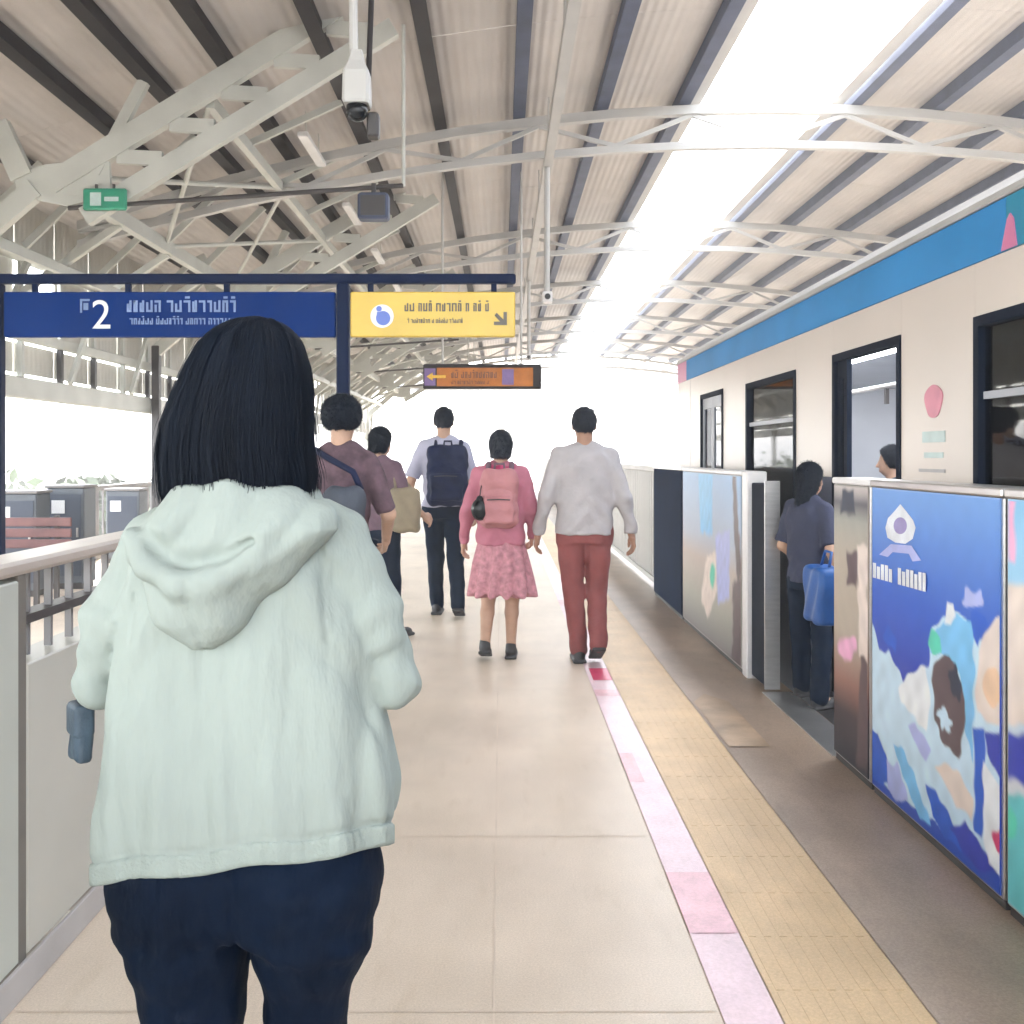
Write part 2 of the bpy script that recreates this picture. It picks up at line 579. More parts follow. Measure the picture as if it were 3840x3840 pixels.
def np_obj(name, vv, ff, m, parent, smooth=True):
    me = bpy.data.meshes.new(name)
    me.vertices.add(len(vv))
    me.vertices.foreach_set('co', np.asarray(vv, dtype=np.float32).ravel())
    k = ff.shape[1]
    me.loops.add(len(ff) * k)
    me.loops.foreach_set('vertex_index', np.asarray(ff, dtype=np.int32).ravel())
    me.polygons.add(len(ff))
    me.polygons.foreach_set('loop_start', np.arange(0, len(ff) * k, k, dtype=np.int32))
    me.polygons.foreach_set('loop_total', np.full(len(ff), k, dtype=np.int32))
    if smooth:
        me.polygons.foreach_set('use_smooth', np.ones(len(ff), dtype=bool))
    me.update(calc_edges=True)
    me.validate()
    return link(name, me, m, parent)

def sdf_obj(name, f, lo, hi, h, m, parent, extra=()):
    vv, ff = snet(f, lo, hi, h)
    for (v2, f2) in extra:
        ff = np.concatenate([ff, f2 + len(vv)])
        vv = np.concatenate([vv, v2])
    return np_obj(name, vv, ff, m, parent)

def hand_template(curl=0.35, h=0.0042):
    """right hand hanging down: wrist at origin, palm towards -x, thumb towards +y"""
    segs = []
    for y, L in ((0.029, 0.070), (0.010, 0.078), (-0.010, 0.072), (-0.028, 0.056)):
        p = np.array([0.0, y, -0.085])
        ang = 0.15
        pts = [p]
        for fr in (0.45, 0.32, 0.25):
            ang += curl
            p = p + L * fr * np.array([-math.sin(ang), y * 0.6, -math.cos(ang)])
            pts.append(p)
        segs.append(pts)
    def f(P):
        d = rbox(P, (0, 0.0, -0.052), (0.014, 0.040, 0.042), 0.013)
        d = smin(d, cap(P, (0, 0, 0.03), (0, 0, -0.03), 0.024, 0.022), 0.02)
        for pts in segs:
            d = smin(d, chain(P, pts, (0.0092, 0.0088, 0.0082, 0.0070), 0.004), 0.005)
        th = chain(P, [(-0.004, 0.026, -0.025), (-0.014, 0.050, -0.052), (-0.020, 0.058, -0.080), (-0.026, 0.058, -0.100)], (0.013, 0.0115, 0.010, 0.008), 0.006)
        return smin(d, th, 0.008)
    return snet(f, (-0.09, -0.055, -0.20), (0.03, 0.085, 0.05), h)

HAND = hand_template()
def place_hand(wrist, d, side, scale=1.0, roll=0.0):
    """hand mesh with its -z along direction d; side +1 right hand, -1 left hand"""
    vv, ff = HAND
    vv = vv.copy() * scale
    if side < 0:
        vv[:, 0] *= -1
        ff = ff[:, ::-1]
    d = Vector(d).normalized()
    q = Vector((0, 0, -1)).rotation_difference(d).to_matrix() @ Matrix.Rotation(roll * side, 3, 'Z')
    M = np.array(q)
    return vv @ M.T + np.array(wrist), ff

def shoe_sdf(P, x, y, z, k, yaw=0.0, pitch=0.0):
    X, Y, Z = P[0] - x, P[1] - y, P[2] - z
    cs, sn = math.cos(yaw), math.sin(yaw)
    X, Y = X * cs + Y * sn, -X * sn + Y * cs
    cs, sn = math.cos(pitch), math.sin(pitch)
    Y, Z = Y * cs + Z * sn, -Y * sn + Z * cs
    Q = (X / k, Y / k, Z / k)
    d = ell(Q, (0, 0.105, 0.036), (0.046, 0.085, 0.038))
    d = smin(d, ell(Q, (0, -0.015, 0.05), (0.038, 0.058, 0.05)), 0.03)
    d = smin(d, cap(Q, (0, -0.01, 0.05), (0, -0.01, 0.095), 0.040, 0.040), 0.02)
    sole = rbox(Q, (0, 0.06, 0.012), (0.047, 0.135, 0.014), 0.012)
    d = smin(d, sole, 0.008)
    return np.maximum(d, -Q[2]) * k

def wrinkle(P, amp, sx=30.0, sz=9.0, ph=0.0):
    X, Y, Z = P
    w = np.sin(X * sx + 2.2 * np.sin(Z * sz + ph) + Y * 11 + ph) * 0.6
    w = w + np.sin(Z * sz * 4.1 + 2.0 * np.sin(X * 17 + ph * 2) + Y * 23) * 0.4
    return amp * w

def person(label, X, Y, H, yaw, arms, legs, top, bottom, shoes, hair, group=None, skin='skin', h=0.0105, name='person', head_yaw=0.0, lean=0.0, build=1.0):
    """a walking figure seen mostly from behind; local +y is the way it faces.
    arms: {side: (elbow, wrist)}; legs: {side: (knee, ankle, heel_lift)} in metres for a 1.75 m body"""
    k = H / 1.75
    t = thing(name, label, 'person', (X, Y, 0), group, R(yaw))
    def S(p):
        return tuple(c * k for c in p)
    wb = build
    lk = 0.70 if bottom['kind'] == 'trousers' else 1.0
    def Pn(P):
        return (P[0] / k, P[1] / k - lean * np.maximum(P[2] / k - 0.9, 0), P[2] / k)
    sh = {s: (0.163 * s * wb, -0.005, 1.415) for s in (-1, 1)}
    hip = {s: (0.088 * s * wb, 0.0, 0.90) for s in (-1, 1)}
    cy_, sy_ = math.cos(head_yaw), math.sin(head_yaw)
    def body(P):
        P = Pn(P)
        d = loft(P, [0.84, 0.92, 1.05, 1.2, 1.34, 1.42, 1.47], 0.0, [0, 0, 0, 0, -0.005, -0.01, -0.01], [c * wb for c in (0.14, 0.155, 0.13, 0.14, 0.16, 0.13, 0.05)], [0.10, 0.105, 0.092, 0.10, 0.105, 0.08, 0.05])
        d = smin(d, cap(P, (0, -0.012, 1.42), (0, 0.002, 1.56), 0.060, 0.055), 0.03)
        Q = ((P[0]) * cy_ + (P[1] - 0.015) * sy_, -(P[0]) * sy_ + (P[1] - 0.015) * cy_, P[2])
        hd = smin(ell(Q, (0, -0.004, 1.652), (0.074, 0.092, 0.092)), ell(Q, (0, 0.030, 1.585), (0.054, 0.062, 0.072)), 0.035)
        hd = smin(hd, cap(Q, (0, 0.090, 1.630), (0, 0.108, 1.592), 0.009, 0.013), 0.012)     # nose
        for s in (-1, 1):
            hd = smin(hd, ell(Q, (0.076 * s, -0.004, 1.622), (0.010, 0.019, 0.030)), 0.006)  # ears
            hd = smax(hd, -ell(Q, (0.031 * s, 0.098, 1.636), (0.016, 0.012, 0.009)), 0.008)  # eye hollows
        hd = smin(hd, cap(Q, (-0.018, 0.088, 1.556), (0.018, 0.088, 1.556), 0.007), 0.008)   # lips
        d = smin(d, hd, 0.02)
        for s in (-1, 1):
            e, w = arms[s]
            d = smin(d, chain(P, [sh[s], e, w], (0.050 * wb, 0.038, 0.026)), 0.03)
            kn, an, _ = legs[s]
            calf = tuple((kn[i] * 0.68 + an[i] * 0.32) for i in range(3))
            calf = (calf[0], calf[1] - 0.012, calf[2])
            d = smin(d, chain(P, [hip[s], kn, calf, an], (0.083 * wb * lk, 0.056 * lk, 0.052 * lk, 0.036)), 0.02)
            d = smin(d, cap(P, an, (an[0], an[1] + 0.13, an[2] - 0.06), 0.036, 0.022), 0.02)
        return d * k
    extra = []
    for s in (-1, 1):
        e, w = arms[s]
        wk = Vector(S(w))
        wk.y += lean * max(wk.z - 0.9 * k, 0)
        extra.append(place_hand(wk, Vector(w) - Vector(e), s, k * 1.0))
    sdf_obj('body', body, (-0.42 * k, -0.48 * k, -0.02), (0.42 * k, 0.48 * k, 1.78 * k), h, skin, t, extra)
    # --- top
    hemz, sl, tm = top['hem'], top['sleeve'], top['mat']
    tw = top.get('wide', 0.03)
    def shirt(P):
        P = Pn(P)
        zs = [hemz, 1.02, 1.2, 1.34, 1.43, 1.495]
        d = loft(P, zs, 0.0, [0, 0, 0, -0.005, -0.01, -0.012], [(c + tw) * wb for c in (0.145, 0.14, 0.148, 0.155, 0.118, 0.045)], [c + tw * 0.8 for c in (0.102, 0.098, 0.10, 0.105, 0.082, 0.035)], 2.3)
        for s in (-1, 1):
            e, w = arms[s]
            if sl >= 1:
                pts = [sh[s], e, tuple(e[i] + (w[i] - e[i]) * 0.95 for i in range(3))]
                d = smin(d, chain(P, pts, (0.060 * wb, 0.052, 0.042)), 0.03)
            else:
                q = tuple(sh[s][i] + (e[i] - sh[s][i]) * sl for i in range(3))
                c = cap(P, sh[s], q, 0.058 * wb, 0.060 * wb)
                ax = Vector(q) - Vector(sh[s])
                ax.normalize()
                cut = (P[0] - q[0]) * ax.x + (P[1] - q[1]) * ax.y + (P[2] - q[2]) * ax.z
                d = smin(d, smax(c, cut, 0.01), 0.03)
            d = smin(d, cap(P, (0.045 * s, -0.018, 1.490), (0.135 * s * wb, -0.01, 1.432), 0.036, 0.044), 0.03)
        d = d + wrinkle(P, 0.007, 26, 8, X * 3) + 0.004 * np.sin((P[2] + np.abs(P[0])) * 48 + X * 9) * np.clip((1.25 - P[2]) / 0.2, 0, 1)
        d = smax(d, -(vlen(P[0], P[1] - 0.012, (P[2] - 1.545) * 0.8) - 0.066), 0.01)
        d = np.maximum(d, hemz + 0.008 * np.sin(P[0] * 25) - P[2])
        return d * k
    o = sdf_obj(top.get('name', 'shirt'), shirt, (-0.46 * k, -0.42 * k, 0.74 * k), (0.46 * k, 0.46 * k, 1.54 * k), h * 0.9, tm, t)
    # --- bottom
    if bottom['kind'] == 'trousers':
        tk = bottom.get('taper', 0.052)
        def trs(P):
            P = Pn(P)
            d = loft(P, [0.83, 0.92, 1.04], 0.0, 0.0, [0.16 * wb, 0.168 * wb, 0.145 * wb], [0.112, 0.118, 0.105])
            for s in (-1, 1):
                kn, an, _ = legs[s]
                a2 = tuple(an[i] + (kn[i] - an[i]) * bottom.get('short', 0.0) for i in range(3))
                d = smin(d, chain(P, [hip[s], kn, a2], (0.096 * wb, 0.070, tk), 0.03), 0.035)
            d = d + wrinkle(P, 0.005, 22, 11, X * 5 + 1)
            return d * k
        sdf_obj('trousers', trs, (-0.35 * k, -0.48 * k, 0.0), (0.35 * k, 0.48 * k, 1.06 * k), h * 0.9, bottom['mat'], t)
    else:
        def skirt(P):
            P = Pn(P)
            ang = np.arctan2(P[1], P[0])
            d = loft(P, [bottom['hem'], 0.75, 0.92, 1.06], [0.015, 0.0, 0.0, 0.0], 0.0, [0.255, 0.215, 0.172, 0.14], [0.20, 0.165, 0.125, 0.105])
            fl = np.clip((1.0 - P[2]) / 0.5, 0, 1)
            d = d + 0.017 * fl * np.sin(ang * 11 + 1.5 * np.sin(P[2] * 6))
            return d * k
        sdf_obj('skirt', skirt, (-0.32 * k, -0.28 * k, (bottom['hem'] - 0.03) * k), (0.32 * k, 0.28 * k, 1.08 * k), h * 0.9, bottom['mat'], t)
    # --- shoes
    for s in (-1, 1):
        kn, an, lift = legs[s]
        def shoe(P, an=an, lift=lift):
            return shoe_sdf(P, an[0] * k, an[1] * k, (an[2] - 0.09) * k + (0.03 if lift else 0), k, 0.0, -lift)
        sdf_obj('shoe', shoe, ((an[0] - 0.08) * k, (an[1] - 0.17) * k, max(-0.001, (an[2] - 0.16) * k)), ((an[0] + 0.08) * k, (an[1] + 0.26) * k, (an[2] + 0.14) * k), h * 0.7, shoes, t)
    # --- hair
    hs = hair.get('style', 'short')
    def hr(P):
        P = Pn(P)
        Q = ((P[0]) * cy_ + (P[1] - 0.015) * sy_, -(P[0]) * sy_ + (P[1] - 0.015) * cy_, P[2])
        if hs == 'short':
            d = ell(Q, (0, -0.010, 1.660), (0.086, 0.106, 0.100))
            d = smax(d, -(Q[2] - 1.575 - 0.35 * (Q[1] + 0.06)), 0.02)
            d = smax(d, Q[1] - 0.062 - (Q[2] - 1.66) * 0.5, 0.02)
        elif hs == 'bushy':
            d = ell(Q, (0, -0.012, 1.660), (0.108, 0.115, 0.108))
            d = smax(d, -(Q[2] - 1.575), 0.02)
            d = smax(d, Q[1] - 0.060 - (Q[2] - 1.66) * 0.5, 0.02)
        else:
            d = ell(Q, (0, -0.012, 1.665), (0.088, 0.105, 0.094))
            d = smin(d, cap(Q, (0, -0.022, 1.63), (0, -0.045, hair.get('end', 1.50)), 0.088, 0.080), 0.03)
            d = smax(d, Q[1] - 0.040 - (Q[2] - 1.62) * 0.6, 0.02)
            d = smax(d, hair.get('end', 1.50) - 0.02 - Q[2], 0.02)
        d = d + 0.0016 * np.sin(Q[0] * 140 + 3 * np.sin(Q[2] * 30)) + 0.0012 * np.sin(Q[2] * 160 + Q[1] * 90)
        return d * k
    ho_ = sdf_obj('hair', hr, (-0.14 * k, -0.17 * k, 1.36 * k), (0.14 * k, 0.17 * k, 1.79 * k), h * 0.62, hair['mat'], t)
    # short loose strands over the hair
    rs = np.random.RandomState(int(abs(X * 100)) + 5)
    nv = len(ho_.data.vertices)
    co, no = np.zeros(nv * 3, dtype=np.float32), np.zeros(nv * 3, dtype=np.float32)
    ho_.data.vertices.foreach_get('co', co)
    ho_.data.vertices.foreach_get('normal', no)
    co, no = co.reshape(-1, 3), no.reshape(-1, 3)
    pick = rs.randint(0, nv, 2200)
    p, n_ = co[pick], no[pick]
    ln = (0.016 if hs == 'bushy' else 0.024) * rs.uniform(0.6, 1.5, len(p))[:, None]
    dn = np.array([0, 0, -1.0])[None, :] + rs.randn(len(p), 3) * (0.9 if hs == 'bushy' else 0.28)
    dn = dn - (dn * n_).sum(1)[:, None] * n_ + n_ * (0.55 if hs == 'bushy' else 0.22)
    dn /= np.linalg.norm(dn, axis=1)[:, None] + 1e-6
    sd_ = np.cross(dn, n_) * 0.0016
    tip = p + dn * ln - n_ * 0.003
    mid = p + dn * ln * 0.5 + n_ * 0.002
    vv = np.stack([p - sd_, p + sd_, mid + sd_ * 0.8, tip, mid - sd_ * 0.8], 1).reshape(-1, 3)
    fb = np.arange(len(p))[:, None] * 5
    ff4 = fb + np.array([[0, 1, 2, 4]])
    so = np_obj('hair_strands', vv, ff4, hair['mat'], ho_, smooth=False)
    so['kind'] = 'stuff'
    return t, k

STAND = {-1: ((-0.245, -0.03, 1.13), (-0.262, 0.05, 0.88)), 1: ((0.245, -0.03, 1.13), (0.262, 0.05, 0.88))}
# ------------------------------------------------------------------ the platform
Y0, Y1 = -9.0, 46.0
WELL = (-3.62, -1.28, -3.0, 7.25)           # stairwell opening in the platform (x0, x1, y0, y1)
EDGE = 1.74                                  # platform edge
fl = MB()
for (a, b, c, d) in ((-5.75, WELL[0], Y0, Y1), (WELL[1], EDGE, Y0, Y1), (WELL[0], WELL[1], Y0, WELL[2]), (WELL[0], WELL[1], WELL[3], Y1)):
    fl.box(a, b, c, d, -0.45, 0.0)
platform = struct(fl.build('platform_floor', 'floor'))
g = MB()
g.add([(1.085, Y0, 0.004), (EDGE, Y0, 0.004), (EDGE, Y1, 0.004), (1.085, Y1, 0.004)], [(0, 1, 2, 3)])
edge = struct(g.build('platform_edge_paving', 'floor_grey'))
g = MB()
g.add([(0.705, Y0, 0.004), (1.081, Y0, 0.004), (1.081, Y1, 0.004), (0.705, Y1, 0.004)], [(0, 1, 2, 3)])
tact = struct(g.build('tactile_paving', 'tactile'))
# low guiding bars pressed into the tactile strip (one joined part: too fine to pick apart)
g = MB()
y = 0.6
while y < 16.0:
    for j in range(8):
        x = 0.735 + j * 0.045
        g.box(x - 0.011, x + 0.011, y, y + 0.29, 0.004, 0.0051, 0.0)
    y += 0.30
bars = g.build('guiding_bars', 'tactile', tact)
struct(bars, 'stuff')
line = struct(MB().add([(0.556, Y0, 0.0045), (0.70, Y0, 0.0045), (0.70, Y1, 0.0045), (0.556, Y1, 0.0045)], [(0, 1, 2, 3)]).build('boarding_line', 'line_white'))
for (ya, yb, xa, xb, m) in ((3.02, 3.46, 0.556, 0.70, 'line_pink'), (4.42, 4.85, 0.556, 0.62, 'line_pink'), (6.42, 6.78, 0.58, 0.70, 'line_red'), (6.0, 6.16, 0.56, 0.70, 'line_pink'), (8.1, 8.5, 0.556, 0.70, 'line_pink'), (9.6, 10.0, 0.556, 0.70, 'line_pink')):
    MB().add([(xa, ya, 0.0065), (xb, ya, 0.0065), (xb, yb, 0.0065), (xa, yb, 0.0065)], [(0, 1, 2, 3)]).build('marking', m, line)
mk = MB().add([(1.10, 4.95, 0.0085), (1.30, 4.95, 0.0085), (1.30, 5.85, 0.0085), (1.20, 6.05, 0.0085), (1.10, 5.85, 0.0085)], [(0, 1, 2, 3, 4)]).build('queue_marking', 'mark_orange')
struct(mk)
# fine joints between the big floor slabs
g = MB()
for yj in np.arange(-1.0, 30, 1.2):
    g.add([(WELL[1] + 0.05, yj, 0.0018), (0.55, yj, 0.0018), (0.55, yj + 0.005, 0.0018), (WELL[1] + 0.05, yj + 0.005, 0.0018)], [(0, 1, 2, 3)])
for xj in (-0.62, -0.02):
    g.add([(xj, -1, 0.0026), (xj + 0.005, -1, 0.0026), (xj + 0.005, 30, 0.0026), (xj, 30, 0.0026)], [(0, 1, 2, 3)])
struct(g.build('slab_joints', 'joint', platform), 'stuff')

# track bed, rails and the platform opposite
struct(MB().box(EDGE + 0.004, 5.28, Y0 - 60, Y1 + 120, -1.5, -1.12).build('track_bed', 'concrete'))
for xr in (2.76, 4.195):
    rl = MB()
    rl.box(xr - 0.035, xr + 0.035, Y0 - 60, Y1 + 120, -1.02, -0.98)
    rl.box(xr - 0.008, xr + 0.008, Y0 - 60, Y1 + 120, -1.10, -1.02)
    rl.box(xr - 0.07, xr + 0.07, Y0 - 60, Y1 + 120, -1.116, -1.10)
    tag(rl.build('running_rail', 'rail_steel'), 'steel running rail on the track bed, the one nearer the %s' % ('gates' if xr < 3 else 'opposite platform'), 'rail', 'rails of the track')
struct(MB().box(5.284, 12.6, Y0, Y1, -0.45, 0.0).build('opposite_platform', 'floor'))

# stairs going down inside the well
st = MB()
for i in range(22):
    ya = WELL[3] - 0.02 - (i + 1) * 0.29
    st.box(WELL[0] + 0.03, WELL[1] - 0.03, ya, ya + 0.29, -0.17 * (i + 1) - 0.35, -0.17 * (i + 1))
struct(st.build('stairs', 'concrete'))

# ------------------------------------------------------------------ stairwell parapets
def parapet(label, x, ys, solid_until, flip):
    """wall of clad panels with posts, a capping rail and open bays with slim bars"""
    t = thing('stair_parapet', label, 'parapet', (x, ys[0], 0), 'parapets of the stairwell')
    sgn = 1 if flip else -1
    f = x                                          # visible face of the wall
    b = x + sgn * 0.12
    lo, hi = min(f, b), max(f, b)
    MB().box(min(f, f - sgn * 0.012), max(f, f - sgn * 0.012), ys[0], ys[-1], 0.002, 0.09, 0.003).build('skirting', 'skirting', t)
    MB().box(lo - 0.008, hi + 0.008, ys[0], ys[-1], 1.10, 1.138, 0.010).build('capping_rail', 'wall_cap', t)
    for y in ys:
        MB().box(lo + 0.004, hi - 0.004, y - 0.022, y + 0.022, 0.0, 1.10).build('post', 'wall_joint', t)
    for a, c in zip(ys[:-1], ys[1:]):
        if c <= solid_until + 0.01:
            MB().box(lo + 0.001, hi - 0.001, a + 0.024, c - 0.024, 0.092, 1.085, 0.004).build('panel', 'wall_panel', t)
        else:
            MB().box(lo + 0.001, hi - 0.001, a + 0.024, c - 0.024, 0.092, 0.86, 0.004).build('panel', 'wall_panel_beige', t)
            MB().box(lo + 0.03, hi - 0.03, a + 0.022, c - 0.022, 0.955, 0.98).build('rail', 'dark_metal', t)
            n = int((c - a) / 0.13)
            for i in range(1, n):
                yy = a + (c - a) * i / n
                MB().box(lo + 0.05, hi - 0.05, yy - 0.007, yy + 0.007, 0.862, 1.098).build('bar', 'railing_grey', t)
    return t
parapet('pale clad parapet with a beige capping rail, left of the woman in mint', -1.25, [-1.3, -0.3, 0.7, 1.69, 2.69, 3.68, 4.68, 5.68], 2.70, False)
parapet('far parapet of the stairwell, behind the woman in mint', -3.65, [-1.3, 0.7, 2.7, 4.7, 6.7], -9, False)

# ------------------------------------------------------------------ outer railing
t = thing('outer_railing', 'long grey railing of slim bars along the outer platform edge at far left', 'railing', (-5.55, 4, 0))
MB().box(-5.60, -5.50, 4, 46, 0.93, 1.0, 0.01).build('top_rail', 'railing_grey', t)
MB().box(-5.58, -5.52, 4, 46, 0.12, 0.16).build('bottom_rail', 'railing_grey', t)
MB().box(-5.62, -5.48, 4, 46, 0.0, 0.12).build('kerb', 'concrete', t)
for y in np.arange(4.0, 46.1, 2.0):
    MB().box(-5.60, -5.50, y - 0.05, y + 0.05, 0.12, 0.925).build('post', 'railing_grey', t)
me_bar = MB().box(-0.012, 0.012, -0.012, 0.012, 0, 0.77).build('bar', 'railing_grey', t, local=True)
me_bar.location = (0, 0.2, 0.16)
for i in range(1, 188):
    yy = 0.2 + i * 0.22
    if abs((yy) % 2.0) < 0.07 or abs((yy) % 2.0) > 1.93:
        continue
    o = link('bar', me_bar.data, None, t, (0, yy, 0.16))
# end-of-platform railing
t = thing('end_railing', 'pale railing closing the far end of the platform', 'railing', (0, 45.6, 0))
MB().box(-5.4, 1.5, 45.57, 45.63, 1.02, 1.08).build('top_rail', 'steel_white', t)
MB().box(-5.4, 1.5, 45.58, 45.62, 0.10, 0.14).build('bottom_rail', 'steel_white', t)
bb = MB().box(-0.014, 0.014, -0.014, 0.014, 0, 0.88).build('bar', 'steel_white', t, local=True)
bb.location = (-5.3, 0, 0.14)
for i in range(1, 46):
    link('bar', bb.data, None, t, (-5.3 + i * 0.15, 0, 0.14))

# equipment cabinets and a bench on the outer strip of the platform
def cabinet(x, y, w, h, lab):
    t = thing('equipment_cabinet', lab, 'cabinet', (x, y, 0), 'cabinets along the outer railing')
    MB().box(x - w / 2, x + w / 2, y - 0.16, y + 0.16, 0.06, h - 0.03, 0.012).build('body', 'cabinet_slate', t)
    MB().box(x - w / 2 - 0.015, x + w / 2 + 0.015, y - 0.18, y + 0.18, h - 0.029, h, 0.008).build('lid', 'railing_grey', t)
    MB().box(x - w / 2 + 0.03, x + w / 2 - 0.03, y - 0.168, y - 0.161, 0.14, h - 0.10).build('door', 'house_blue', t)
    MB().box(x + w / 2 - 0.075, x + w / 2 - 0.055, y - 0.182, y - 0.169, h * 0.5, h * 0.5 + 0.10).build('handle', 'stainless', t)
    MB().box(x - w / 2 + 0.06, x - w / 2 + 0.20, y - 0.172, y - 0.1685, h - 0.30, h - 0.16).build('notice', 'sign_white', t)
    MB().box(x - w / 2 + 0.02, x + w / 2 - 0.02, y - 0.14, y + 0.14, 0.0, 0.059).build('plinth', 'dark_metal', t)
cabinet(-4.86, 10.4, 0.46, 1.06, 'slate equipment cabinet near the outer railing, at the left edge of the picture')
cabinet(-4.60, 11.0, 0.40, 1.10, 'taller slate equipment cabinet near the outer railing, nearer the woman in mint')
cabinet(-4.95, 13.6, 0.44, 0.98, 'small slate equipment cabinet farther along the outer railing')
t = thing('bench', 'low reddish brown platform bench in front of the slate cabinets', 'bench', (-4.55, 9.2, 0))
for i in range(4):
    MB().box(-5.15, -3.95, 9.0 + i * 0.105, 9.0 + i * 0.105 + 0.09, 0.44, 0.475, 0.006).build('slat', 'bench_red', t)
for i in range(3):
    MB().box(-5.15, -3.95, 9.43, 9.46, 0.56 + i * 0.10, 0.56 + i * 0.10 + 0.08, 0.006).build('slat', 'bench_red', t)
for x in (-5.0, -4.1):
    MB().box(x - 0.02, x + 0.02, 9.02, 9.40, 0.40, 0.438).build('bearer', 'dark_metal', t)
    MB().box(x - 0.02, x + 0.02, 9.05, 9.09, 0.0, 0.399).build('leg', 'dark_metal', t)
    MB().box(x - 0.02, x + 0.02, 9.462, 9.50, 0.0, 0.86).build('leg', 'dark_metal', t)

# ------------------------------------------------------------------ the canopy
APEX = 3.3
def roof_z(x):
    return CAM_Z + 4.5 * (1 - 0.09 * ((x - APEX) / 4.5) ** 2)
PX = [-5.0, -4.0, -3.3, -2.6, -1.70, -0.75, 0.21, 1.23, 2.24]
def canopy(name, label, mirror, y_from, bay, nb, purlin_m):
    t = thing(name, label, 'canopy', (0, 0, 0))
    def mx(x):
        return 2 * APEX - x if mirror else x
    xs = [-5.62] + PX
    y_to = y_from + bay * nb
    for x in PX:
        z = roof_z(x)
        xx = mx(x)
        p = MB()
        p.box(xx - 0.055, xx + 0.055, y_from, y_to, z - 0.15, z - 0.004)
        p.box(xx - 0.055, xx + 0.09, y_from, y_to, z - 0.162, z - 0.1505)
        m = purlin_m[0] if x < 0 else purlin_m[1]
        p.build('purlin', m, t)
    for i in range(len(xs) - 1):
        a, b = xs[i], xs[i + 1]
        za, zb = roof_z(a), roof_z(b)
        xa, xb = mx(a), mx(b)
        for j in range(nb):
            ya, yb = y_from + j * bay + 0.006, y_from + (j + 1) * bay - 0.006
            dz = 0.002 * ((i + j) % 3)
            r1 = [(xa, ya, za + dz), (xb, ya, zb + dz), (xb, ya, zb + 0.04 + dz), (xa, ya, za + 0.04 + dz)]
            r2 = [(x_, yb, z_) for x_, _, z_ in r1]
            q = MB().rings([r1, r2] if not mirror else [r2, r1])
            fix_normals(q.build('roof_panel', 'roof_sheet', t))
    # gutter along the open slot
    xg = mx(2.33)
    s = -1 if mirror else 1
    zg = roof_z(2.33)
    gt = MB().box(min(xg, xg + s * 0.16), max(xg, xg + s * 0.16), y_from, y_to, zg - 0.10, zg - 0.06)
    gt.box(min(xg + s * 0.15, xg + s * 0.165), max(xg + s * 0.15, xg + s * 0.165), y_from, y_to, zg - 0.055, zg + 0.09)
    gt.build('gutter', 'steel_white', t)
    return t, mx
can, mx0 = canopy('platform_canopy', 'ribbed beige canopy roof with dark purlins over the near platform', False, -8.65, 3.15, 17, ('purlin_dark', 'purlin_haze_blue'))  # unseen bays behind the camera, here and opposite, set to shade the foreground
can2, mx1 = canopy('opposite_canopy', 'pale canopy roof with purlins tinted blue grey as if hazy, beyond the train', True, -8.65, 3.15, 17, ('purlin_haze_blue', 'purlin_haze_blue'))

# arched trusses crossing above both platforms and the open slot
def arch(y, n_label):
    t = thing('roof_truss', n_label, 'truss', (APEX, y, 0), 'arched trusses under the canopies')
    xs = np.linspace(-5.2, 11.8, 19)
    def chord(off, w, h):
        rr = []
        for x in xs:
            z = roof_z(x) - off(x)
            rr.append([(x, y - w / 2, z - h / 2), (x, y + w / 2, z - h / 2), (x, y + w / 2, z + h / 2), (x, y - w / 2, z + h / 2)])
        return MB().rings(rr)
    def o1(x):
        return 0.23
    def o2(x):
        return 0.23 + 0.44 * (1 - 0.5 * ((x - APEX) / 8.6) ** 2)
    fix_normals(chord(o1, 0.12, 0.11).build('chord', 'steel_white', t))
    fix_normals(chord(o2, 0.10, 0.09).build('chord', 'steel_white', t))
    for i in range(len(xs) - 1):
        a, b = xs[i], xs[i + 1]
        if i % 2 == 0:
            p, q = (a, y, roof_z(a) - o1(a) - 0.056), (b, y, roof_z(b) - o2(b) + 0.046)
        else:
            p, q = (a, y, roof_z(a) - o2(a) + 0.046), (b, y, roof_z(b) - o1(b) - 0.056)
        MB().beam(p, q, 0.05, 0.05).build('web', 'steel_white', t)
    return t
for i, y in enumerate((6.35, 12.65, 18.95, 25.25, 31.55, 37.85, 44.15)):
    arch(y, ('arched white truss overhead, just out of view above the woman', 'nearest arched white truss crossing the roof above the signs', 'second arched white truss crossing the roof, beyond the orange display', 'third arched white truss crossing the roof', 'fourth arched white truss crossing the roof, counted from the camera', 'arched white truss second from the far end of the roof', 'farthest arched white truss at the end of the roof')[i])

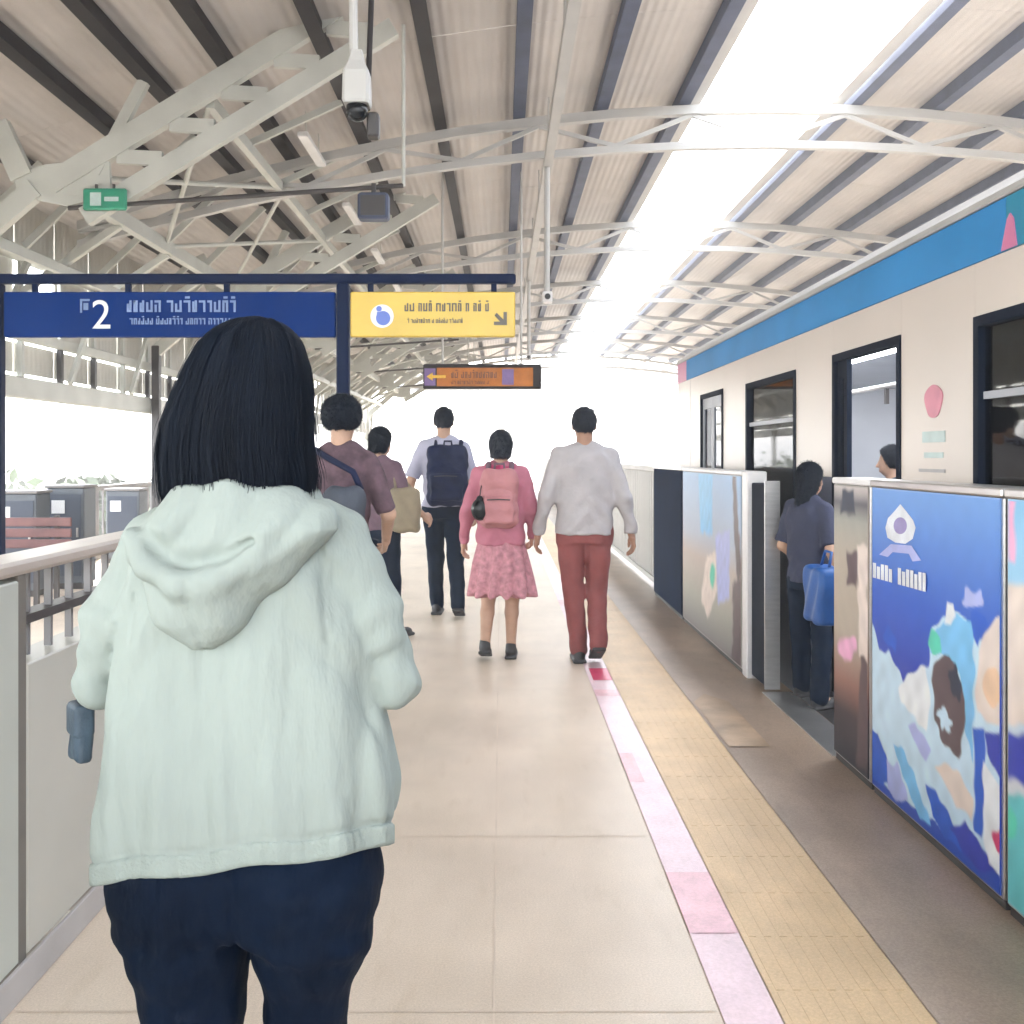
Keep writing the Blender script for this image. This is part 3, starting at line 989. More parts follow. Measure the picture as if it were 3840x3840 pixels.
# raking lattice struts on the outer side
def raker(y, lab):
    t = thing('raking_strut', lab, 'strut', (-5.3, y, 0), 'raking lattice struts of the canopy')
    N, T = Vector((-4.15, y, 3.92)), Vector((-1.25, y, 5.70))
    d = (T - N).normalized()
    nrm = Vector((d.z, 0, -d.x))                 # lower-right side of the strut
    MB().beam(N, T, 0.10, 0.20, (0, 0, 1)).build('chord', 'steel_paint', t)
    N2, T2 = N + nrm * 0.42 + d * 0.10, T + nrm * 0.42 + d * 0.05
    MB().beam(N2, T2, 0.10, 0.17, (0, 0, 1)).build('chord', 'steel_paint', t)
    L = (T - N).length
    k = 6
    for i in range(k):
        a = N + d * (L * (i + 0.15) / k) + nrm * 0.10
        b = N + d * (L * (i + 0.75) / k) + nrm * 0.335
        MB().beam(a, b, 0.06, 0.13).build('web', 'steel_paint', t)
    g = MB()
    g.prism_y([(-4.45, 3.80), (-4.0, 3.72), (-3.6, 3.80), (-3.62, 4.16), (-4.2, 4.10), (-4.5, 4.0)], y - 0.025, y + 0.025)
    fix_normals(g.build('gusset', 'steel_paint', t))
    MB().beam((-4.3, y, 3.88), (-5.3, y, 3.02), 0.10, 0.18).build('lower_strut', 'steel_paint', t)
    MB().beam((-4.42, y, 3.98), (-4.65, y, roof_z(-4.65) - 0.17), 0.10, 0.20).build('upper_strut', 'steel_paint', t)
    MB().beam((-3.75, y, 4.02), (-3.3, y, roof_z(-3.3) - 0.17), 0.07, 0.10).build('brace', 'steel_paint', t)
    MB().tube([(-4.0, y, 3.70), (-0.9, y, 3.93 - 0.02)], 0.022).build('tie_rod', 'dark_metal', t)
    MB().tube([(-0.9, y, 3.90), (-0.9, y, roof_z(-0.9) - 0.16)], 0.018).build('hanger', 'steel_paint', t)
    MB().box(-5.36, -5.24, y - 0.06, y + 0.06, 0.0, 3.1, 0.01).build('column', 'dark_metal' if 12 < y < 20 else 'steel_paint', t)
    return t
for y, lab in ((9.5, 'nearest raking lattice strut, above the green exit sign'), (15.8, 'second raking lattice strut, with a dark column at far left'), (22.1, 'third raking lattice strut along the outer side'), (28.4, 'fourth raking lattice strut along the outer side'), (34.7, 'raking lattice strut second from the far end'), (41.0, 'farthest raking lattice strut along the outer side')):
    raker(y, lab)

# longitudinal members tying the struts together on the outer side
for (x, z, w, h_, m, lab) in ((-4.12, 3.98, 0.10, 0.16, 'steel_paint', 'pale longitudinal beam joining the feet of the raking struts'), (-2.72, 4.72, 0.08, 0.12, 'steel_paint', 'pale longitudinal beam halfway up the raking struts'), (-4.75, 3.42, 0.07, 0.10, 'steel_paint', 'thin longitudinal beam below the strut joints at far left')):
    tag(MB().box(x - w / 2, x + w / 2, 9.6, 44, z - h_ / 2, z + h_ / 2).build('longitudinal_beam', m), lab, 'beam', 'beams tying the struts')
for i, ya in enumerate((9.6, 15.9, 22.2, 28.5, 34.8)):
    t = thing('brace_rods', 'crossed brace rods between raking struts, %s bay from the camera' % ('first', 'second', 'third', 'fourth', 'fifth')[i], 'brace', (-3.4, ya, 3.9), 'brace rods between the struts')
    for (p, q) in (((-4.1, ya, 4.02), (-2.72, ya + 3.0, 4.70)), ((-2.72, ya, 4.70), (-4.1, ya + 3.0, 4.02)), ((-4.1, ya + 3.2, 4.02), (-2.72, ya + 6.1, 4.70)), ((-2.72, ya + 3.2, 4.70), (-4.1, ya + 6.1, 4.02))):
        MB().tube([p, q], 0.028, 8).build('rod', 'steel_paint', t)
    for yb in (ya + 1.5, ya + 3.1, ya + 4.7):
        MB().beam((-4.12, yb, 4.06), (-3.3, yb, roof_z(-3.3) - 0.17), 0.06, 0.08).build('prop', 'steel_paint', t)
        MB().beam((-4.12, yb, 3.90), (-5.35, yb + 0.3, 3.2), 0.06, 0.08).build('prop', 'steel_paint', t)
        MB().beam((-2.72, yb, 4.78), (-1.72, yb, roof_z(-1.72) - 0.17), 0.05, 0.07).build('prop', 'steel_paint', t)

# outer screen above the railing: beams, posts, cladding sheets with gaps
t = thing('side_screen', 'pale slatted side screen hanging below the canopy at far left', 'screen', (-5.45, 0, 0))
MB().box(-5.52, -5.38, -2, 45, 2.06, 2.30, 0.015).build('lower_beam', 'steel_paint', t)
MB().box(-5.50, -5.40, -2, 45, 2.72, 2.84, 0.01).build('middle_beam', 'steel_paint', t)
MB().box(-5.51, -5.39, -2, 45, 3.62, 3.78, 0.01).build('upper_beam', 'steel_paint', t)
for i, y in enumerate(np.arange(-2.0, 44.0, 1.05)):
    MB().box(-5.48, -5.42, y - 0.035, y + 0.035, 2.305, 2.715).build('post', 'dark_metal' if i % 3 != 1 else 'steel_paint', t)
    MB().box(-5.47, -5.43, y - 0.04, y + 0.04, 2.845, 3.615).build('post', 'steel_paint', t)
    if i % 9 != 4:
        MB().box(-5.56, -5.53, y + 0.02, y + 1.03, 2.78, 3.66).build('cladding_sheet', 'side_sheet', t)
    MB().box(-5.56, -5.53, y + 0.03, y + 1.045, 3.80, 4.50).build('cladding_sheet', 'side_sheet', t)
    MB().box(-5.56, -5.53, y + 0.02, y + 1.03, 2.36, 2.70).build('cladding_sheet', 'side_sheet', t)
    MB().beam((-5.40, y, 3.79), (-4.75, y + 0.02, roof_z(-4.75) - 0.18), 0.05, 0.08).build('bracket', 'steel_paint', t)
    if i % 2 == 0:
        MB().beam((-5.33, y, 2.3), (-5.33, y + 1.05, 3.7), 0.05, 0.07).build('diagonal', 'steel_paint', t)
# same on the opposite side, plainer
t = thing('opposite_screen', 'pale side screen under the opposite canopy', 'screen', (12.05, 0, 0))
MB().box(11.98, 12.12, 2, 45, 2.06, 2.30, 0.015).build('lower_beam', 'steel_paint', t)
for i, y in enumerate(np.arange(2.2, 43, 2.1)):
    MB().box(12.13, 12.16, y + 0.03, y + 2.05, 2.35, 4.33).build('cladding_sheet', 'side_sheet', t)
    MB().box(12.0, 12.1, y - 0.04, y + 0.04, 0, 2.055).build('post', 'steel_paint', t)

# ------------------------------------------------------------------ things hanging from the roof
# ceiling-hung tray with conduits running along the platform
t = thing('cable_tray', 'thin pale cable tray running along under the canopy roof', 'cable tray', (0.55, 0, 4.9))
MB().box(0.52, 0.62, -2, 44, 4.90, 4.915).build('tray', 'steel_white', t)
MB().box(0.515, 0.52, -2, 44, 4.915, 4.97).build('side_rail', 'steel_white', t)
MB().box(0.62, 0.625, -2, 44, 4.915, 4.97).build('side_rail', 'steel_white', t)
for y in np.arange(3.0, 44, 3.15):
    MB().tube([(0.58, y, 4.915), (0.58, y, roof_z(0.58) - 0.01)], 0.012).build('hanger', 'steel_white', t)
for y, z0, lab in ((12.4, 3.35, 'slim white drop pole with a small camera, left of the open roof slot'), (20.5, 3.4, 'slim white drop pole farther along under the cable tray')):
    t = thing('drop_pole', lab, 'pole', (0.56, y, z0), 'drop poles under the cable tray')
    MB().tube([(0.56, y, z0), (0.56, y, 4.89)], 0.035).build('pole', 'steel_white', t)
    MB().box(0.50, 0.62, y - 0.10, y + 0.06, z0 - 0.10, z0 + 0.03, 0.012).build('camera_body', 'plastic_white', t)
    MB().tube([(0.56, y - 0.105, z0 - 0.035), (0.56, y - 0.14, z0 - 0.035)], 0.035).build('lens', 'plastic_black', t)

# CCTV camera on its drop pole
t = thing('security_camera', 'white security camera with a black lens hanging from the roof at top left', 'camera', (-0.70, 5.0, 3.05))
MB().tube([(-0.72, 5.03, 3.38), (-0.745, 5.03, roof_z(-0.75) - 0.16)], 0.022).build('drop_pole', 'steel_white', t)
MB().tube([(-0.66, 5.08, 3.12), (-0.625, 5.06, 4.0), (-0.60, 5.03, 5.4)], 0.014).build('cable', 'purlin_dark', t)
hs = MB().rings([[(-0.70 + a * w, 5.0 + b * w, z) for a, b in ((-1, -0.8), (-0.8, -1), (0.8, -1), (1, -0.8), (1, 0.8), (0.8, 1), (-0.8, 1), (-1, 0.8))] for z, w in ((3.115, 0.060), (3.13, 0.066), (3.27, 0.062), (3.32, 0.04), (3.38, 0.026))])
fix_normals(hs.build('housing', 'steel_white', t))
nn = 16
dome = [[(-0.70 + 0.052 * math.cos(a) * math.cos(p), 5.0 + 0.052 * math.sin(a) * math.cos(p), 3.085 - 0.048 * math.sin(p)) for a in [2 * math.pi * j / nn for j in range(nn)]] for p in (0, 0.3, 0.6, 0.9, 1.2, 1.5)]
dm = MB().rings([[(x, y, 3.113) for x, y, _ in dome[0]]] + dome)
fix_normals(dm.build('dome', 'plastic_black', t, smooth=True))
MB().box(-0.66, -0.60, 5.04, 5.12, 2.98, 3.10, 0.01).build('junction_box', 'dark_metal', t)

# green exit sign under the nearest strut
t = thing('exit_sign', 'small green exit sign hanging under the tie rod at upper left', 'sign', (-3.62, 9.42, 3.67))
MB().box(-3.83, -3.43, 9.40, 9.44, 3.66, 3.86, 0.015).build('plate', 'exit_green', t)
MB().box(-3.72, -3.70, 9.41, 9.43, 3.862, 3.90).build('hanger', 'dark_metal', t)
MB().box(-3.56, -3.54, 9.41, 9.43, 3.862, 3.90).build('hanger', 'dark_metal', t)
r = MB()
r.box(-3.76, -3.66, 9.397, 9.3995, 3.70, 3.82)
r.box(-3.63, -3.50, 9.397, 9.3995, 3.74, 3.78)
r.build('pictogram', 'mark_cyan', t)
# loudspeaker box on the tie rod
t = thing('loudspeaker', 'dark boxy loudspeaker at the right end of the tie rod', 'loudspeaker', (-1.15, 9.4, 3.55))
MB().box(-1.30, -1.02, 9.3, 9.46, 3.56, 3.80, 0.02).build('cabinet', 'purlin_haze_blue', t)
MB().box(-1.27, -1.05, 9.293, 9.299, 3.59, 3.77).build('grille', 'dark_metal', t)
MB().box(-1.18, -1.14, 9.36, 9.40, 3.802, 3.895).build('bracket', 'dark_metal', t)
# fluorescent battens between the purlins
for i, (x, y) in enumerate(((-2.2, 12.0), (-2.2, 15.2), (-2.2, 18.4), (-2.2, 21.6))):
    z = roof_z(x) - 0.35
    t = thing('light_batten', 'unlit white light batten under the canopy, number %s from the camera' % ('one', 'two', 'three', 'four')[i], 'lamp', (x, y, z), 'light battens under the canopy')
    MB().box(x - 0.06, x + 0.06, y - 0.6, y + 0.6, z, z + 0.06, 0.01).build('housing', 'plastic_white', t)
    for dy in (-0.4, 0.4):
        MB().tube([(x, y + dy, z + 0.06), (x, y + dy, roof_z(x) - 0.005)], 0.008, 6).build('hanger', 'steel_paint', t)

# ------------------------------------------------------------------ direction sign at the head of the stairs
SY = 7.5
t = thing('direction_sign', 'long blue and yellow direction sign on navy posts above the stairs', 'sign', (-1.18, SY, 0))
MB().box(-3.80, 0.11, SY - 0.035, SY + 0.035, 2.665, 2.735, 0.012).build('header_bar', 'sign_navy', t)
for x in (-3.68, -1.15):
    MB().box(x - 0.045, x + 0.045, SY - 0.045, SY + 0.045, 0.0, 2.664, 0.01).build('post', 'sign_navy', t)
for x in (-3.4, -2.72, -2.0, -0.95, -0.05):
    MB().box(x - 0.02, x + 0.02, SY - 0.015, SY + 0.015, 2.605, 2.664).build('hanger', 'sign_navy', t)
bp = MB().box(-3.62, -1.205, SY - 0.03, SY + 0.03, 2.275, 2.603, 0.008).build('blue_panel', 'sign_blue', t)
yp = MB().box(-1.095, 0.105, SY - 0.03, SY + 0.03, 2.275, 2.603, 0.008).build('yellow_panel', 'sign_yellow', t)
fy = SY - 0.0325
def flat_rect(mb, x0, x1, z0, z1, y):
    mb.box(x0, x1, y - 0.002, y, z0, z1)
def scribble(parent, m, x0, x1, z0, hgt, y, seed, gap=0.35, sw=0.010):
    """a line of small looped strokes: lettering too blurred in the photo to be read"""
    rnd = random.Random(seed)
    mb = MB()
    x = x0
    while x < x1:
        w = hgt * rnd.uniform(0.35, 0.6)
        kind = rnd.choice('abcd')
        flat_rect(mb, x + w - sw, x + w, z0, z0 + hgt, y)
        if kind in 'abd':
            flat_rect(mb, x, x + sw, z0, z0 + hgt * rnd.uniform(0.55, 1.0), y)
        if kind in 'ac':
            flat_rect(mb, x, x + w - sw - 0.0005, z0 + hgt - sw, z0 + hgt, y)
        if kind in 'bd':
            flat_rect(mb, x + sw + 0.0005, x + w - sw - 0.0005, z0, z0 + sw, y)
        if rnd.random() < 0.3:
            flat_rect(mb, x + w * 0.2, x + w * 0.9, z0 + hgt * 1.15, z0 + hgt * 1.15 + sw, y)
        x += w + hgt * 0.16
        if rnd.random() < 0.12:
            x += hgt * gap
    return struct(mb.build('lettering', m, parent), 'stuff')
tm = text_mesh('2', 0.30)
o = link('numeral', tm, 'sign_white', bp)
o.rotation_euler = (R(90), 0, 0)
o.location = Vector((-2.98, fy, 2.335)) - world_origin(bp)
r = MB()
flat_rect(r, -3.06, -3.045, 2.45, 2.55, fy)
flat_rect(r, -3.044, -2.99, 2.535, 2.55, fy)
flat_rect(r, -3.035, -3.0, 2.47, 2.52, fy)
r.build('pictogram', 'sign_text_pale', bp)
scribble(bp, 'sign_text_pale', -2.72, -1.93, 2.455, 0.085, fy, 3, sw=0.016)
scribble(bp, 'sign_text_pale', -2.70, -1.97, 2.365, 0.045, fy, 5, sw=0.009)
ic = MB()
ang = [2 * math.pi * j / 28 for j in range(28)]
ic.rings([[(-0.863 + 0.085 * math.cos(a), yy, 2.425 + 0.085 * math.sin(a)) for a in ang] for yy in (fy - 0.002, fy)])
fix_normals(ic.build('icon_disc', 'sign_white', yp))
ic = MB()
f2 = fy - 0.0025
ic.rings([[(-0.855 + 0.052 * math.cos(a), yy, 2.410 + 0.052 * math.sin(a)) for a in ang] for yy in (f2 - 0.002, f2)])
ic.rings([[(-0.885 + 0.020 * math.cos(a), yy, 2.478 + 0.020 * math.sin(a)) for a in ang] for yy in (f2 - 0.002, f2)])
flat_rect(ic, -0.90, -0.865, 2.395, 2.455, f2 - 0.0025)
fix_normals(ic.build('icon', 'sign_icon_blue', yp))
scribble(yp, 'sign_text_dark', -0.70, -0.10, 2.46, 0.06, fy, 11, sw=0.010)
scribble(yp, 'sign_text_dark', -0.68, -0.28, 2.375, 0.028, fy, 12, sw=0.005)
ar = MB().rings([[(x, yy, z) for x, z in ((-0.05, 2.36), (0.045, 2.36), (0.045, 2.455), (0.02, 2.455), (0.02, 2.40), (-0.03, 2.45), (-0.045, 2.43), (-0.005, 2.385), (-0.05, 2.385))] for yy in (fy - 0.002, fy)])
fix_normals(ar.build('arrow', 'sign_text_dark', yp))

# orange information display farther on
DY = 15.0
t = thing('information_display', 'dark hanging information display with an orange face farther along the platform', 'display', (-0.27, DY, 2.38))
MB().box(-1.13, 0.59, DY - 0.06, DY + 0.06, 2.385, 2.745, 0.015).build('housing', 'purlin_dark', t)
sc = MB().box(-0.93, 0.47, DY - 0.064, DY - 0.0605, 2.42, 2.69).build('screen', 'display_orange', t)
MB().box(-1.11, -0.95, DY - 0.064, DY - 0.0605, 2.43, 2.68).build('end_field', 'display_purple', t)
MB().box(0.02, 0.19, DY - 0.069, DY - 0.0665, 2.44, 2.67).build('field', 'display_purple', sc)
MB().prism_y([(-1.08, 2.56), (-0.99, 2.62), (-0.99, 2.58), (-0.80, 2.58), (-0.80, 2.54), (-0.99, 2.54), (-0.99, 2.50)], DY - 0.069, DY - 0.0665).build('arrow', 'display_yellow', sc)
scribble(sc, 'display_brown', -0.72, -0.06, 2.54, 0.09, DY - 0.065, 21, sw=0.016)
scribble(sc, 'display_brown', -0.72, -0.20, 2.45, 0.05, DY - 0.065, 22, sw=0.010)
for x in (-0.85, 0.30):
    MB().tube([(x, DY, 2.746), (x, DY, roof_z(x) - 0.01)], 0.016, 8).build('hanger', 'steel_white', t)
# ------------------------------------------------------------------ the train
TX = 1.95                                   # near side of the car body
TW = 3.05
TF = TX + TW
T0, T1 = -7.0, 11.3
train = thing('train', 'cream metro train with a blue stripe under its roof, standing at the platform', 'train', (TX, 2, -0.9))
WT = 0.05
# (y0, y1, z0, z1, kind) of the openings on both sides
OPEN = [(9.0, 10.0, 0.03, 2.0, 'door'), (6.78, 8.15, 0.86, 1.98, 'window'), (5.0, 6.02, 0.03, 2.0, 'door_open'), (2.62, 4.22, 0.86, 1.98, 'window'), (0.9, 1.92, 0.03, 2.0, 'door'), (-1.5, 0.1, 0.86, 1.98, 'window')]
def side(x_out, x_in, near):
    lo, hi = min(x_out, x_in), max(x_out, x_in)
    cuts = sorted(OPEN)
    y = T0
    for (a, b, z0, z1, kind) in cuts + [(T1 - 0.02, None, 0, 0, '')]:
        MB().box(lo, hi, y + 0.002, a - 0.002, 1.285, 2.198).build('wall_panel', 'train_body', train)
        MB().box(lo, hi, y + 0.002, a - 0.002, -0.25, 1.282).build('wall_panel', 'train_lower', train)
        if a - y > 1.0:
            for q in np.arange(y + 0.55, a - 0.3, 0.9):
                MB().box(min(x_out, x_out + (-0.0015 if near else 0.0015)), max(x_out, x_out + (-0.0015 if near else 0.0015)), q, q + 0.006, 1.30, 2.19).build('seam', 'mark_grey', train)
        if b is None:
            break
        MB().box(lo, hi, a, b, z1, 2.198).build('wall_panel', 'train_body', train)
        MB().box(lo, hi, a, b, -0.25, z0 if kind == 'window' else 0.0).build('wall_panel', 'train_lower', train)
        s = -1 if near else 1
        xo = x_out + s * 0.008
        f0, f1 = min(xo, x_in), max(xo, x_in)
        fr = MB()
        w = 0.045
        fr.box(f0, f1, a - 0.002, a + w, z0, z1 - 0.001)
        fr.box(f0, f1, b - w, b + 0.002, z0, z1 - 0.001)
        fr.box(f0, f1, a + w, b - w, z1 - w, z1 - 0.001)
        if kind == 'window':
            fr.box(f0, f1, a + w, b - w, z0 + 0.001, z0 + w)
        wf = fr.build('window_frame' if kind == 'window' else 'door_frame', 'train_rubber', train)
        xm = (x_out + x_in) / 2
        if kind == 'window':
            MB().box(xm - 0.004, xm + 0.004, a + w, b - w, z0 + w, z1 - w).build('pane', 'window_glass', wf)
            MB().box(xm - 0.012, xm + 0.012, a + w, b - w, z1 - 0.34, z1 - 0.31).build('transom', 'train_inner', wf)
        else:
            halves = [(a + w, (a + b) / 2 - 0.004), ((a + b) / 2 + 0.004, b - w)]
            if kind == 'door_open' and near:
                halves = [(b - w - 0.16, b - w)]
            for (p, q) in halves:
                leaf = MB()
                leaf.box(xm - 0.014, xm + 0.014, p, p + 0.05, 0.02, z1 - w)
                leaf.box(xm - 0.014, xm + 0.014, q - 0.05, q, 0.02, z1 - w)
                leaf.box(xm - 0.014, xm + 0.014, p + 0.05, q - 0.05, z1 - w - 0.10, z1 - w)
                leaf.box(xm - 0.014, xm + 0.014, p + 0.05, q - 0.05, 0.02, 0.75)
                lf = leaf.build('door_leaf', 'train_rubber' if kind == 'door_open' else 'train_inner', train)
                MB().box(xm - 0.003, xm + 0.003, p + 0.05, q - 0.05, 0.75, z1 - w - 0.10).build('pane', 'window_glass', lf)
        y = b
side(TX, TX + WT, True)
side(TF, TF - WT, False)
# blue cant-rail stripe, white gutter and roof
for (y0, y1, m) in ((T0, 3.02, 'train_blue'), (3.02, 3.95, 'train_teal'), (3.95, 10.75, 'train_blue'), (10.75, T1 - 0.02, 'train_pink')):
    MB().box(TX - 0.006, TX + WT, y0 + 0.001, y1 - 0.001, 2.20, 2.405).build('stripe', m, train)
MB().box(TF - WT, TF + 0.006, T0, T1 - 0.02, 2.20, 2.405).build('stripe', 'train_blue', train)
MB().box(TX - 0.02, TX + 0.05, T0, T1 - 0.02, 2.408, 2.445, 0.008).build('gutter', 'steel_white', train)
rp = []
for i in range(13):
    a = math.pi * i / 12
    rp.append((TX + TW / 2 - (TW / 2 - 0.03) * math.cos(a), 2.43 + 0.27 * math.sin(a) ** 0.8))
rf = MB().prism_y(rp, T0, T1 - 0.03).build('roof', 'train_roof', train)
fix_normals(rf)
MB().box(TX + 0.7, TF - 0.7, 4.0, 8.0, 2.66, 2.84, 0.04).build('air_conditioner', 'train_roof', rf)
# pink mountain mark low on the stripe
mk = MB().prism_x([(3.86, 2.202), (3.98, 2.202), (3.935, 2.315), (3.91, 2.335), (3.885, 2.31)], TX - 0.011, TX - 0.0065)
fix_normals(mk.build('emblem', 'train_pink', train))
# marks on the wall between window and open door
e = MB().prism_x([(4.62 + 0.095 * math.cos(a) * (1 + 0.12 * math.sin(3 * a)), 1.655 + 0.075 * math.sin(a)) for a in [2 * math.pi * j / 24 for j in range(24)]], TX - 0.004, TX - 0.001)
fix_normals(e.build('emblem', 'mark_pink', train))
for (za, zb, ya, yb) in ((1.47, 1.52, 4.50, 4.74), (1.40, 1.425, 4.52, 4.72)):
    MB().box(TX - 0.004, TX - 0.001, ya, yb, za, zb).build('lettering', 'mark_cyan', train)
MB().box(TX - 0.004, TX - 0.001, 4.50, 4.78, 1.335, 1.35).build('lettering', 'mark_grey', train)
# interior
MB().box(TX + WT + 0.003, TF - WT - 0.003, T0, T1 - 0.06, -0.2, 0.0).build('floor', 'train_floor', train)
MB().box(TX + WT + 0.003, TF - WT - 0.003, T0, T1 - 0.06, 2.14, 2.2).build('ceiling', 'train_inner', train)
MB().box(TX + 0.25, TF - 0.25, T0, T1 - 0.3, -0.88, -0.25).build('underframe', 'train_under', train)
for y in (2.2, 9.2, -4.5):
    bo = MB().box(TX + 0.5, TF - 0.5, y - 1.0, y + 1.0, -0.95, -0.885).build('bogie', 'train_under', train)
for (a, b) in ((6.5, 8.6), (2.3, 4.6), (-1.6, 0.6)):
    for xs_, sg in ((TX + WT + 0.005, 1), (TF - WT - 0.005, -1)):
        s = MB()
        x2 = xs_ + sg * 0.42
        s.box(min(xs_, x2), max(xs_, x2), a, b, 0.36, 0.44, 0.02)
        x3 = xs_ + sg * 0.07
        s.box(min(xs_, x3), max(xs_, x3), a, b, 0.445, 0.84, 0.02)
        s.build('seat', 'seat_blue', train)
for x in (TX + 0.55, TF - 0.55):
    MB().tube([(x, T0 + 0.5, 1.86), (x, T1 - 0.6, 1.86)], 0.017, 8).build('grab_rail', 'stainless', train)
for y in (4.7, 6.3, 8.7, 2.3):
    for x in (TX + 0.55, TF - 0.55):
        MB().tube([(x, y, 0), (x, y, 2.135)], 0.017, 8).build('grab_pole', 'stainless', train)
stp = MB().rings([[(a, 0.012 * math.cos(b), c) for a, c in ((-0.012, 0), (0.012, 0), (0.012, -0.10), (-0.012, -0.10))] for b in (0, math.pi)]).build('strap', 'dark_metal', train, local=True)
stp.location = Vector((TX + 0.55, 3.0, 1.845)) - train.location
for i in range(1, 14):
    link('strap', stp.data, None, train, Vector((TX + 0.55 if i % 2 else TF - 0.55, 2.6 + i * 0.45, 1.845)) - train.location)
MB().box(TX + 0.45, TX + 0.65, T0 + 1, T1 - 1, 2.09, 2.135).build('ceiling_light', 'train_lamp', train)
MB().box(TF - 0.65, TF - 0.45, T0 + 1, T1 - 1, 2.09, 2.135).build('ceiling_light', 'train_lamp', train)
MB().box(TX + WT + 0.003, TF - WT - 0.003, T1 - 0.055, T1 - 0.03, 0.0, 2.135).build('end_wall', 'train_inner', train)
# closed far end
nose = MB()
cs_ = [(TX, -0.3), (TF, -0.3), (TF, 2.2), (TF - 0.2, 2.5), (TX + TW / 2, 2.68), (TX + 0.2, 2.5), (TX, 2.2)]
nose.rings([[(x, T1 - 0.018, z) for x, z in cs_], [(TX + TW / 2 + (x - TX - TW / 2) * 0.97, T1 + 0.25, z) for x, z in cs_], [(TX + TW / 2 + (x - TX - TW / 2) * 0.86, T1 + 0.5 - 0.1 * max(z, 0), z * 0.97) for x, z in cs_]])
fix_normals(nose.build('front_end', 'train_body', train))

# ------------------------------------------------------------------ platform edge gates
GX = 1.55
def PY(u):                                   # where a sight line meets the gate plane
    return GX * 1937.0 / (u - 945.0)
def PZ(u, v):
    return CAM_Z - (v - 860.0) * PY(u) / 1937.0

def gate(label, y0, y1, ad, cap_m='stainless', h=1.31, frame_m='stainless'):
    t = thing('platform_gate', label, 'gate', (GX + 0.07, y0, 0), 'platform edge gates')
    c = MB().box(GX + 0.004, GX + 0.14, y0 + 0.004, y1 - 0.004, 0.035, h - 0.03, 0.004)
    c.build('casing', frame_m, t)
    MB().box(GX - 0.006, GX + 0.15, y0 + 0.002, y1 - 0.002, h - 0.029, h, 0.006).build('top_cap', cap_m, t)
    MB().box(GX + 0.012, GX + 0.13, y0 + 0.01, y1 - 0.01, 0.004, 0.034).build('plinth', 'dark_metal', t)
    p = MB().box(GX - 0.001, GX + 0.0035, y0 + 0.02, y1 - 0.02, 0.045, h - 0.032).build('poster', ad, t)
    return t, p
def ink(name, col, var=0.12, sc=6.0):
    var, sc = var * 1.2 + 0.04, sc * 1.3
    if name not in MATS:
        mat(name, col, 0.35, var, sc)
    return name
ink('ink_white', (0.72, 0.76, 0.82)); ink('ink_pale', (0.55, 0.68, 0.80), 0.3, 9); ink('ink_cyan', (0.24, 0.53, 0.78), 0.25, 7)
ink('ink_blue', (0.020, 0.10, 0.52), 0.25, 7); ink('ink_deep', (0.030, 0.045, 0.38), 0.2, 5); ink('ink_brown', (0.13, 0.085, 0.095), 0.4, 14)
ink('ink_cream', (0.76, 0.66, 0.60), 0.08, 4); ink('ink_orange', (0.80, 0.56, 0.38), 0.05, 5); ink('ink_teal', (0.14, 0.56, 0.60), 0.15, 6)
ink('ink_green', (0.06, 0.62, 0.42), 0.1, 6); ink('ink_red', (0.62, 0.05, 0.16), 0.1, 6); ink('ink_pink', (0.80, 0.55, 0.70), 0.1, 6)
ink('ink_purple', (0.30, 0.26, 0.52), 0.1, 6); ink('ink_black', (0.02, 0.03, 0.06), 0.2, 6); ink('ink_lilac', (0.40, 0.44, 0.78), 0.1, 6)
gradient_z('ad_blue', [(0.0, (0.03, 0.09, 0.46)), (0.40, (0.04, 0.07, 0.46)), (0.66, (0.055, 0.16, 0.60)), (1.0, (0.20, 0.38, 0.74))], 0.0, 1.31)
gradient_z('ad_light', [(0.0, (0.28, 0.60, 0.66)), (0.35, (0.66, 0.66, 0.68)), (0.6, (0.40, 0.62, 0.78)), (1.0, (0.26, 0.52, 0.78))], 0.0, 1.31)
gradient_z('ad_mixed', [(0.0, (0.34, 0.30, 0.28)), (0.32, (0.40, 0.40, 0.33)), (0.55, (0.52, 0.43, 0.39)), (0.72, (0.38, 0.48, 0.62)), (1.0, (0.30, 0.46, 0.68))], 0.0, 1.31)
gradient_z('ad_post', [(0.0, (0.02, 0.03, 0.04)), (0.22, (0.05, 0.035, 0.04)), (0.33, (0.26, 0.13, 0.10)), (0.5, (0.42, 0.36, 0.29)), (0.75, (0.46, 0.38, 0.31)), (1.0, (0.35, 0.33, 0.30))], 0.0, 1.31)
layer = [0]
def zp(pt):                                  # close-up picture point -> (u, v)
    return 1559.6 + 0.469 * pt[0], 855.2 + 0.469 * pt[1]
INK = dict(white=(0.80, 0.84, 0.88), pale=(0.56, 0.74, 0.88), cyan=(0.20, 0.52, 0.84), blue=(0.020, 0.11, 0.56), deep=(0.030, 0.05, 0.42),
    brown=(0.11, 0.075, 0.085), cream=(0.76, 0.66, 0.60), orange=(0.80, 0.56, 0.38), teal=(0.14, 0.56, 0.60), green=(0.10, 0.62, 0.46),
    red=(0.62, 0.05, 0.16), pink=(0.80, 0.42, 0.62), purple=(0.30, 0.26, 0.52), black=(0.02, 0.03, 0.06), lilac=(0.42, 0.47, 0.80), sky=(0.32, 0.50, 0.76), khaki=(0.36, 0.36, 0.30), skin=(0.44, 0.25, 0.20))
pm = bpy.data.materials.new('poster_print')
pm.use_nodes = True
pb = pm.node_tree.nodes['Principled BSDF']
pb.inputs['Roughness'].default_value = 0.4
pb.inputs['Specular IOR Level'].default_value = 0.2
pa = pm.node_tree.nodes.new('ShaderNodeVertexColor')
pa.layer_name = 'print'
pm.node_tree.links.new(pa.outputs[0], pb.inputs['Base Color'])
MATS['poster_print'] = pm
